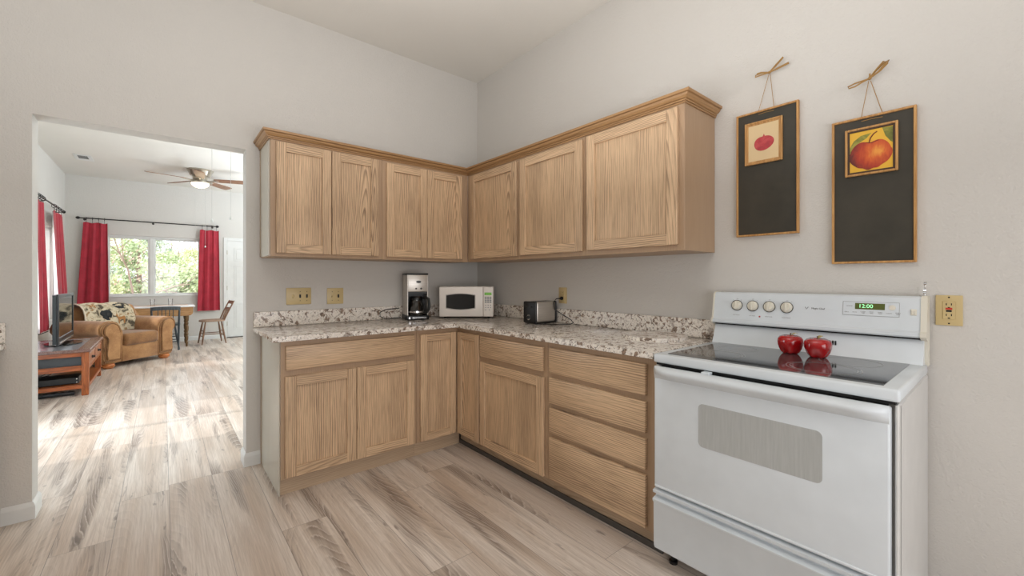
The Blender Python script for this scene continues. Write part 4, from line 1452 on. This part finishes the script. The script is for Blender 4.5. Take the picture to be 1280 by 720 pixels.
# back, leaning, rounded top
b = MB()
bp = [(.10, .12), (.12, .45), (.155, .68), (.175, .77), (.215, .828), (.28, .846), (.345, .82), (.385, .75), (.40, .60), (.40, .12)]
b.prism(bp, 'x', -.47, .47)
es = [e for e in b.bm.edges if abs(e.verts[0].co.x - e.verts[1].co.x) < 1e-6]
bmesh.ops.bevel(b.bm, geom=es, offset=.05, segments=3, affect='EDGES')
b.build('backrest', M_suede, ac, angle=60)
b = MB()
b.box(-.246, .246, .10 - .10, .10 + .06, .45, .80, .06, 0, 4, M=Matrix.Translation((0, 0, 0)) @ Matrix.Rotation(R(-6), 4, 'X') @ Matrix.Translation((0, .05, .0)))
b.build('back_cushion', M_suede2, ac, angle=60)
for sx in (-1, 1):
    for yy in (-AD / 2 + .09, AD / 2 - .15):
        b = MB()
        b.lathe([(0, 0), (.045, 0), (.055, .010), (.072, .030), (.074, .046), (.062, .060), (.066, .071), (0, .071)], 20, (sx * .40, yy, 0))
        b.build('bun_foot', M_bun, ac)
# throw over the back
tw = thing('throw_blanket', 'woodland tapestry throw with black bears draped over the armchair back', 'throw blanket', (ACX, ACY, .45), R(ACR))
path = [(-.012, .47), (-.004, .55), (.012, .64), (.028, .72), (.055, .795), (.10, .842), (.165, .866), (.25, .873), (.33, .861), (.385, .82), (.412, .74), (.418, .62), (.42, .45)]
def throw_fn(u, v):
    s = v * (len(path) - 1)
    i = min(int(s), len(path) - 2)
    f = s - i
    y = path[i][0] * (1 - f) + path[i + 1][0] * f
    z = path[i][1] * (1 - f) + path[i + 1][1] * f
    dy, dz = path[i + 1][0] - path[i][0], path[i + 1][1] - path[i][1]
    nrm = Vector((0, -dz, dy)).normalized()
    x = -.41 + .76 * u + .02 * math.sin(v * 5)
    e = max(0, (u - .84) / .16)
    drop = -.16 * e * e
    return Vector((x - .05 * e * e, y, z - .45 + drop)) + nrm * (.012 + .006 * math.sin(u * 17 + v * 3) + .004 * math.sin(u * 7)), nrm
b = MB()
b.grid(throw_fn, 44, 36, 0, .008)
cl = b.build('cloth', M_throw, tw, angle=70)
def decal(parent, name, polys, u0, v0, su, sv, mat):
    b = MB()
    for poly in polys:
        vs = []
        for (x, y) in poly:
            p, n_ = throw_fn(u0 + x * su, v0 + y * sv)
            vs.append(b.bm.verts.new(p + n_ * .004))
        b.bm.faces.new(vs)
    bmesh.ops.triangulate(b.bm, faces=list(b.bm.faces))
    bmesh.ops.solidify(b.bm, geom=list(b.bm.faces), thickness=.002)
    return b.build(name, mat, parent, flat=True)
bear = [[(0, .35), (.06, .25), (.12, .3), (.2, .12), (.2, 0), (.32, 0), (.33, .2), (.6, .22), (.66, 0), (.8, 0), (.8, .2), (.95, .35), (.98, .55), (.85, .68), (.6, .72), (.42, .68), (.3, .66), (.22, .72), (.16, .64), (.06, .52)]]
deer = [[(0, .6), (.1, .66), (.14, .8), (.2, .68), (.28, .5), (.6, .5), (.8, .56), (.9, .4), (.82, 0), (.74, 0), (.7, .3), (.4, .28), (.36, 0), (.28, 0), (.26, .3), (.16, .5)]]
decal(cl, 'bear_motif', bear, .26, .20, .20, .16, M_bear)
decal(cl, 'bear_motif', bear, .56, .34, .21, .17, M_bear)
decal(cl, 'deer_motif', deer, .53, .10, .20, .20, M_deer)
decal(cl, 'deer_motif', deer, .12, .36, .14, .14, M_deer)
b = MB()
pts = [throw_fn(.012, v / 20)[0] for v in range(0, 13)]
b.tube(pts, .009, 6)
b.build('edge_binding', M_fringe, cl)

# ------------------------------------------------------------------ tv stand, tv, player
sd = thing('tv_stand', 'cherry wood stand with open shelf and two small drawers beside the armchair', 'tv stand', (-3.21, 3.585, 0))
sx0, sx1, sy0, sy1 = -.31, .325, -.50, .70
for (px, py) in ((sx0, sy0), (sx1, sy0), (sx0, sy1), (sx1, sy1)):
    qx = .028 if px < 0 else -.028
    qy = .028 if py < 0 else -.028
    MB().box(px + qx - .028, px + qx + .028, py + qy - .028, py + qy + .028, 0, .46, .004).build('leg', M_cherryz, sd)
b = MB()
b.box(sx0 - .015, sx1 + .015, sy0 - .015, sy1 + .015, .46, .492, .004, 0)
b.build('tabletop', M_topwood, sd)
b = MB()
b.box(sx0 + .04, sx1 - .085, sy0 + .03, sy1 - .09, .4905, .4935, 0)
b.build('top_inlay', M_slate, sd)
b = MB()
b.box(sx0 + .056, sx1 - .056, sy0 + .008, sy0 + .03, .415, .46, .002).box(sx0 + .056, sx1 - .056, sy0 + .004, sy0 + .03, .265, .320, .002)
b.box(sx1 - .03, sx1 - .008, sy0 + .056, sy1 - .056, .265, .300, .002).box(sx1 - .03, sx1 - .008, sy0 + .056, sy1 - .056, .435, .46, .002)
b.box(sx1 - .03, sx1 - .006, .085, .115, .300, .435, .002)
b.build('rails', M_cherry, sd)
b = MB()
b.box(sx0 + .02, sx1 - .035, sy0 + .05, sy1 - .03, .285, .455, 0)
b.build('drawer_box', plain('dark_grey_panel', (70, 74, 78), .5), sd)
for ya, yb in ((sy0 + .060, .082), (.118, sy1 - .060)):
    b = MB()
    b.box(sx1 - .024, sx1 - .006, ya, yb, .302, .433, .003)
    frame_yz(b, sx1 - .008, sx1 - .002, ya, yb, .302, .433, .022)
    df = b.build('drawer_front', mat_wood('reddish_drawer_front', (176, 120, 92), (140, 88, 64), .3) if ya < -.2 else bpy.data.materials['reddish_drawer_front'], sd)
    b = MB()
    b.lathe([(0, 0), (.014, 0), (.016, .006), (.010, .018), (.015, .026), (0, .030)], 14, M=Matrix.Translation((sx1 - .006, (ya + yb) / 2, .368)) @ Matrix.Rotation(R(90), 4, 'Y'))
    b.build('knob', M_black, df)
b = MB()
b.box(sx0, sx1, sy0 + .004, sy1 - .004, .075, .115, .003)
b.build('shelf', M_cherry, sd)
# television
tv = thing('television', 'black flat-screen television standing on the cherry wood stand', 'television', (-3.17, 3.755, .4935))
b = MB()
b.prism([(x, y) for x, y in ell(.02, 0, .155, .255, 0, 40)], 'z', 0, .012)
es = [e for e in b.bm.edges if abs(e.verts[0].co.z - e.verts[1].co.z) < 1e-6 and e.verts[0].co.z > .01]
bmesh.ops.bevel(b.bm, geom=es, offset=.006, segments=2, affect='EDGES')
b.build('tv_base', M_blackglass, tv)
MB().box(-.03, .01, -.07, .07, .010, .06, .005).build('tv_neck', M_black, tv)
b = MB()
M_tvside = plain('dark_green_grey_plastic', (30, 38, 38), .3)
b.prism([(-.045, -.20), (-.045, .30), (-.008, .49), (.03, .49), (.03, -.47), (-.008, -.47)], 'z', .040, .568)
b.build('tv_housing', M_tvside, tv, angle=25)
b = MB()
frame_yz(b, .022, .040, -.48, .50, .030, .575, .035)
b.box(.022, .040, -.445, .465, .062, .11, .002)
b.build('tv_bezel', M_black, tv)
b = MB()
b.box(.028, .033, -.447, .467, .105, .543)
b.build('tv_screen', M_blackglass, tv)
b = MB()
b.tube([(.042, -.43, .05), (.042, .45, .05)], .004, 6)
b.build('chrome_strip', M_chrome, tv)
# player and strip under the stand
dv = thing('media_player', 'black media player box lying on the lower shelf of the stand', 'media player', (-3.12, 3.32, .115), R(0))
b = MB()
b.box(-.21, .15, -.14, .14, .006, .070, .003)
b.build('player_case', M_black, dv)
b = MB()
for sx in (-.195, .135):
    for z in (.02, .055):
        b.lathe([(0, 0), (.006, 0), (.006, .003), (0, .003)], 10, M=Matrix.Translation((sx, -.140, z)) @ Matrix.Rotation(R(90), 4, 'X'))
b.build('screw', M_chrome, dv)
b = MB()
for sx in (-.16, .10):
    for yy in (-.1, .1):
        b.lathe([(0, 0), (.012, 0), (.012, .0065), (0, .0065)], 10, (sx, yy, 0))
b.build('foot', M_black, dv)
b = MB()
b.tube([(-3.30, 3.36, .186), (-3.25, 3.40, .215), (-3.21, 3.42, .235), (-3.19, 3.42, .225), (-3.22, 3.40, .20), (-3.27, 3.37, .1865)], .004, 6)
tag(b.build('cable', M_black), 'short black cable curling above the media player on the shelf', 'cable')
b = MB()
b.tube([(-3.25, 3.60, .66), (-3.38, 3.55, .60), (-3.45, 3.40, .52), (-3.53, 3.42, .500), (-3.555, 3.50, .40), (-3.56, 3.52, .30)], .004, 6)
tag(b.build('cable', M_black), 'black cable running from behind the television to the left wall', 'cable')
ps = thing('power_strip', 'black power strip with cord lying on the floor under the stand', 'power strip', (-3.13, 3.20, 0))
MB().box(-.16, .13, -.03, .03, .0, .038, .008, 0, 2).build('strip_case', M_black, ps)
b = MB()
for k in range(4):
    b.box(-.13 + k * .06, -.10 + k * .06, -.012, .012, .0375, .0392)
b.build('socket', M_grayline, ps)
b = MB()
b.tube([(-.16, 0, .02), (-.22, -.02, .008), (-.30, .0, .006)], .005, 6)
b.build('cord', M_black, ps)

# ------------------------------------------------------------------ dining table
dt = thing('dining_table', 'honey wood drop-leaf dining table with pale window glare painted on its rim standing under the far window', 'table', (-2.30, 6.76, 0))
tx0, tx1, ty0, ty1 = -.47, .48, -.36, .36
b = MB()
b.box(tx0, tx1, ty0, ty1, .728, .752, .006, 1, 2)
b.box(tx0 + .09, tx1 - .09, ty0 + .09, ty1 - .09, .7515, .7535, 0, 0)
b.build('tabletop', [M_tablewood, M_topglare], dt)
b = MB()
b.box(tx0 + .06, tx1 - .06, ty0 + .05, ty0 + .07, .63, .728).box(tx0 + .06, tx1 - .06, ty1 - .07, ty1 - .05, .63, .728)
b.box(tx0 + .05, tx0 + .07, ty0 + .06, ty1 - .06, .63, .728).box(tx1 - .07, tx1 - .05, ty0 + .06, ty1 - .06, .63, .728)
b.build('apron', M_tablewood, dt)
b = MB()
b.prism([(tx0 + .03, .727)] + [(tx0 + .03, .63), (tx0 + .04, .60), (tx0 + .07, .575), (tx0 + .12, .57), (tx1 - .12, .57), (tx1 - .07, .575), (tx1 - .04, .60), (tx1 - .03, .63)] + [(tx1 - .03, .727)], 'y', ty0 + .012, ty0 + .03)
b.build('drop_leaf', M_tablewood, dt)
lp = [(0, 0), (.012, 0), (.016, .03), (.020, .08), (.013, .10), (.022, .125), (.026, .18), (.016, .205), (.027, .225), (.027, .245), (.016, .262), (.026, .29), (.030, .36), (.018, .40), (.028, .42), (.028, .44), (.019, .455), (.030, .48), (.033, .56), (.030, .63), (.030, .728), (0, .728)]
M_turned = mat_wood('dark_honey_turned', (128, 96, 56), (88, 62, 34), .35, ax='z')
for sx in (-1, 1):
    for sy in (-1, 1):
        b = MB()
        b.lathe(lp, 16, M=Matrix.Translation((sx * .36, sy * .27, 0)) @ Matrix.Shear('XY', 4, (sx * .06 * -1 * -1 * 0, 0)))
        b.build('leg', M_turned, dt)
def glass_cup(x, y, label):
    b = MB()
    b.lathe([(0, 0), (.027, 0), (.029, .004), (.036, .125), (.0345, .125), (.0275, .010), (0, .008)], 20)
    o = b.build('drinking_glass', M_glass)
    o.location = (x, y, .7535)
    tag(o, label, 'glass', 'glasses on the dining table')
glass_cup(-2.42, 6.70, 'clear drinking glass on the dining table, the left one')
glass_cup(-2.17, 6.66, 'clear drinking glass on the dining table, the right one above the dark chair')

# ------------------------------------------------------------------ wooden chairs
def chair_base(t, mleg, mseat, leg_r=.013):
    b = MB()
    poly = []
    for k in range(28):
        q = 2 * PI * k / 28
        c, s = math.cos(q), math.sin(q)
        rx = .205 * (abs(c) ** .75) * (1 if c >= 0 else -1)
        ry = .205 * (abs(s) ** .75) * (1 if s >= 0 else -1)
        poly.append((rx, ry))
    b.prism(poly, 'z', .425, .455)
    es = [e for e in b.bm.edges if abs(e.verts[0].co.z - e.verts[1].co.z) < 1e-6]
    bmesh.ops.bevel(b.bm, geom=es, offset=.008, segments=2, affect='EDGES')
    b.build('seat', mseat, t, angle=50)
    F = {}
    for sx in (-1, 1):
        for sy in (-1, 1):
            top = Vector((sx * .125, sy * .125, .428))
            bot = Vector((sx * .185, sy * .19, 0))
            F[(sx, sy)] = (top, bot)
            pts = [bot.lerp(top, k / 6) for k in range(7)]
            MB().tube(pts, [leg_r * q for q in (.75, 1, 1.15, 1.3, 1.2, 1.05, .85)], 10).build('leg', mleg, t)
    def at(k, h):
        top, bot = F[k]
        return bot.lerp(top, h / .428)
    for (k1, k2, hh) in (((-1, -1), (1, -1), .15), ((-1, -1), (1, -1), .25), ((-1, 1), (1, 1), .15), ((-1, 1), (1, 1), .24), ((-1, -1), (-1, 1), .19), ((1, -1), (1, 1), .19)):
        a, c = at(k1, hh), at(k2, hh)
        MB().tube([a, a.lerp(c, .5), c], [.007, .010, .007], 8).build('stretcher', mleg, t)
def ladder_chair(label, loc, rz):
    # front towards -y, back posts at +y
    t = thing('dining_chair', label, 'chair', loc, rz, 'chairs around the dining table')
    chair_base(t, M_chairwood, M_seatwood)
    for sx in (-1, 1):
        MB().tube([(sx * .165, .165, .45), (sx * .172, .225, .60), (sx * .178, .285, .73), (sx * .182, .325, .815)], [.013, .014, .013, .010], 10).build('back_post', M_chairwood, t)
    for zz, hh, yy in ((.775, .036, .306), (.655, .026, .250)):
        b = MB()
        def sl(u, v):
            x = -.18 + .36 * u
            return Vector((x, yy + .012 * math.sin(PI * u) + (v - .5) * .028, zz + (v - .5) * hh * 1.6 + .008 * math.sin(PI * u))), Vector((0, 1, 0))
        b.grid(sl, 12, 2, 0, .010)
        b.build('back_slat', M_chairwood, t, angle=50)
    for x in (-.09, -.03, .03, .09):
        MB().tube([(x, .18, .45), (x, .215, .55), (x, .248, .645)], .006, 8).build('spindle', M_chairwood, t)
    return t
ladder_chair('worn brown wooden side chair standing sideways in front of the white door', (-1.545, 6.70, 0), R(-84))
def hoop_chair(label, loc, rz):
    t = thing('dining_chair', label, 'chair', loc, rz, 'chairs around the dining table')
    chair_base(t, M_bluegrey, M_bluegrey)
    for sx in (-1, 1):
        MB().tube([(sx * .172, .20, 0.0), (sx * .176, .19, .25), (sx * .178, .185, .45), (sx * .182, .225, .62), (sx * .188, .26, .745)], [.011, .015, .017, .015, .013], 10).build('back_post', M_bluegrey, t)
    b = MB()
    def sl(u, v):
        x = -.20 + .40 * u
        return Vector((x, .262 + .03 * math.sin(PI * u), .73 + (v - .5) * .062 + .01 * math.sin(PI * u))), Vector((0, 1, 0))
    b.grid(sl, 14, 2, 0, .018)
    b.build('crest_rail', M_bluegrey, t, angle=50)
    for x in (-.10, -.05, 0, .05, .10):
        MB().tube([(x, .18, .45), (x, .225, .60), (x, .275, .715)], .006, 8).build('spindle', M_bluegrey, t)
    return t
hoop_chair('dark blue-grey wooden chair at the table, its back just behind the armchair arm', (-2.24, 6.30, 0), PI)

# ------------------------------------------------------------------ outdoors
def mat_leaves(name, c1, c2, c3):
    t = NT(name)
    n = t.noise(t.coord(), 3.0, 3, .6)
    t.set(Base_Color=t.ramp(n, [(.35, c2), (.5, c1), (.66, c3)]), Roughness=.7)
    t.b.inputs['Transmission Weight'].default_value = 0.0
    return t.m
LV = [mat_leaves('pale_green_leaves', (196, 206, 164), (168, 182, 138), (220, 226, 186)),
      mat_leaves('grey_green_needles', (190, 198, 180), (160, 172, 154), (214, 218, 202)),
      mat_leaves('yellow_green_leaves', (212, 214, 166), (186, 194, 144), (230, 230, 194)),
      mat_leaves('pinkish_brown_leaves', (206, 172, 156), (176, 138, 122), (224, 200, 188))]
M_bark = plain('grey_brown_bark', (146, 122, 110), .9)
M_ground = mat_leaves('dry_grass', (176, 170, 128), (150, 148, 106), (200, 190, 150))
GZ = -1.6
o = MB().box(-60, 60, -40, 80, GZ - .3, GZ).build('ground', M_ground)
struct(o)
o = MB().box(XL - 3, XR + 3, KY - 3, YF + 2.5, GZ, -.121).build('foundation', plain('concrete', (170, 166, 160), .9))
struct(o)
def leaves(n, fn, size, mat, name, parent):
    V, Fc = [], []
    for i in range(n):
        c, s = fn()
        a = Vector((random.gauss(0, 1), random.gauss(0, 1), random.gauss(0, 1))).normalized()
        d = a.orthogonal().normalized()
        e = a.cross(d)
        q = size * s * random.uniform(.6, 1.3)
        k = len(V)
        V += [c - d * q, c + e * q * .55, c + d * q, c - e * q * .55]
        Fc.append((k, k + 1, k + 2, k + 3))
    me = bpy.data.meshes.new(name)
    me.from_pydata([tuple(v) for v in V], [], Fc)
    me.materials.append(mat)
    o = bpy.data.objects.new(name, me)
    COL.objects.link(o)
    o.parent = parent
    return o
def tree(label, x, y, h, r, mat, conif=False, n=11000, sz=.07, name='tree'):
    t = thing(name, label, 'tree', (x, y, GZ), 0, 'trees beyond the far window')
    MB().tube([(0, 0, 0), (.05, .03, h * .35), (-.04, .05, h * .7), (0, 0, h * .95)], [.16, .12, .07, .02], 8).build('trunk', M_bark, t)
    clumps = []
    for k in range(26):
        u = random.random()
        if conif:
            z = h * (.15 + .8 * u)
            q = r * (1.02 - u) * random.uniform(.4, 1)
        else:
            z = h * (.25 + .65 * u)
            q = r * math.sqrt(max(0.05, 1 - (2 * u - 1) ** 2)) * random.uniform(.3, .95)
        a = random.uniform(0, 2 * PI)
        clumps.append((Vector((q * math.cos(a), q * math.sin(a), z)), r * random.uniform(.22, .4) * ((1.15 - u) if conif else 1)))
    def fn():
        c, q = random.choice(clumps)
        g = Vector((random.gauss(0, .5), random.gauss(0, .5), random.gauss(0, .42)))
        return c + g * q, 1
    leaves(n, fn, sz, mat, 'foliage', t)
    return t
for (lab, x, y, h, r, k, cf) in (
        ('yellow-green bushy tree nearest behind the left window pane, low down', -4.1, 15.0, 3.5, 1.2, 2, False),
        ('pale green bushy tree nearest behind the right window pane, low down', -1.55, 15.2, 3.4, 1.2, 0, False),
        ('grey-green bushy tree beside the right curtain, second row', -.35, 18.2, 3.9, 1.25, 1, False),
        ('pale green tree in the second row behind the window mullion', -2.95, 18.2, 4.6, 1.25, 0, False),
        ('yellow-green tree in the third row in the right pane', -1.7, 21.6, 4.4, 1.3, 2, False),
        ('grey-green conifer in the third row left of the mullion', -4.5, 21.6, 5.6, 1.5, 1, True),
        ('tall pale conifer with pointed top at the back of the right window pane', -1.9, 25.4, 5.0, 1.4, 1, True),
        ('dark conifer at the back just left of the window mullion', -4.7, 25.6, 6.2, 1.5, 0, True),
        ('grey conifer at the back right by the curtain', .9, 25.4, 5.6, 1.4, 1, True),
        ('dense green tree in the farthest row behind the left pane', -5.6, 30.5, 6.6, 2.0, 0, False),
        ('dense grey-green tree in the farthest row near the mullion', -3.2, 32.5, 6.0, 2.0, 1, False),
        ('dense yellow-green tree in the farthest row behind the right pane', -.6, 31.0, 5.4, 2.0, 2, False)):
    tree(lab, x, y, h, r, LV[k], cf, name='conifer_tree' if cf else 'tree')
# bare tree with pink-brown tufts
t = thing('bare_tree', 'bare branching tree with pinkish tufts close behind the left window pane', 'tree', (-3.85, 12.6, GZ), 0, 'trees beyond the far window')
b = MB()
tips = []
rs = random.Random(3)
def grow(p, d, L, r, lev):
    pts, rr = [p], [r]
    q = p.copy()
    dd = d.copy()
    for k in range(4):
        dd = (dd + Vector((rs.gauss(0, .16), rs.gauss(0, .16), rs.gauss(0, .10)))).normalized()
        q = q + dd * L / 4
        pts.append(q.copy())
        rr.append(r * (1 - .14 * (k + 1)))
    b.tube(pts, rr, 6)
    if lev == 0:
        tips.append(q)
        return
    for k in range(3):
        i = rs.choice((2, 3, 4))
        nd = (dd + Vector((rs.gauss(0, .7), rs.gauss(0, .7), rs.gauss(.05, .45)))).normalized()
        grow(pts[i], nd, L * rs.uniform(.6, .8), r * .52, lev - 1)
grow(Vector((0, 0, 0)), Vector((.10, 0, 1)), 2.5, .055, 5)
b.build('branches', M_bark, t)
def tf():
    return rs.choice(tips) + Vector((rs.gauss(0, .12), rs.gauss(0, .12), rs.gauss(0, .10))), 1
leaves(2600, tf, .042, LV[3], 'tufts', t)
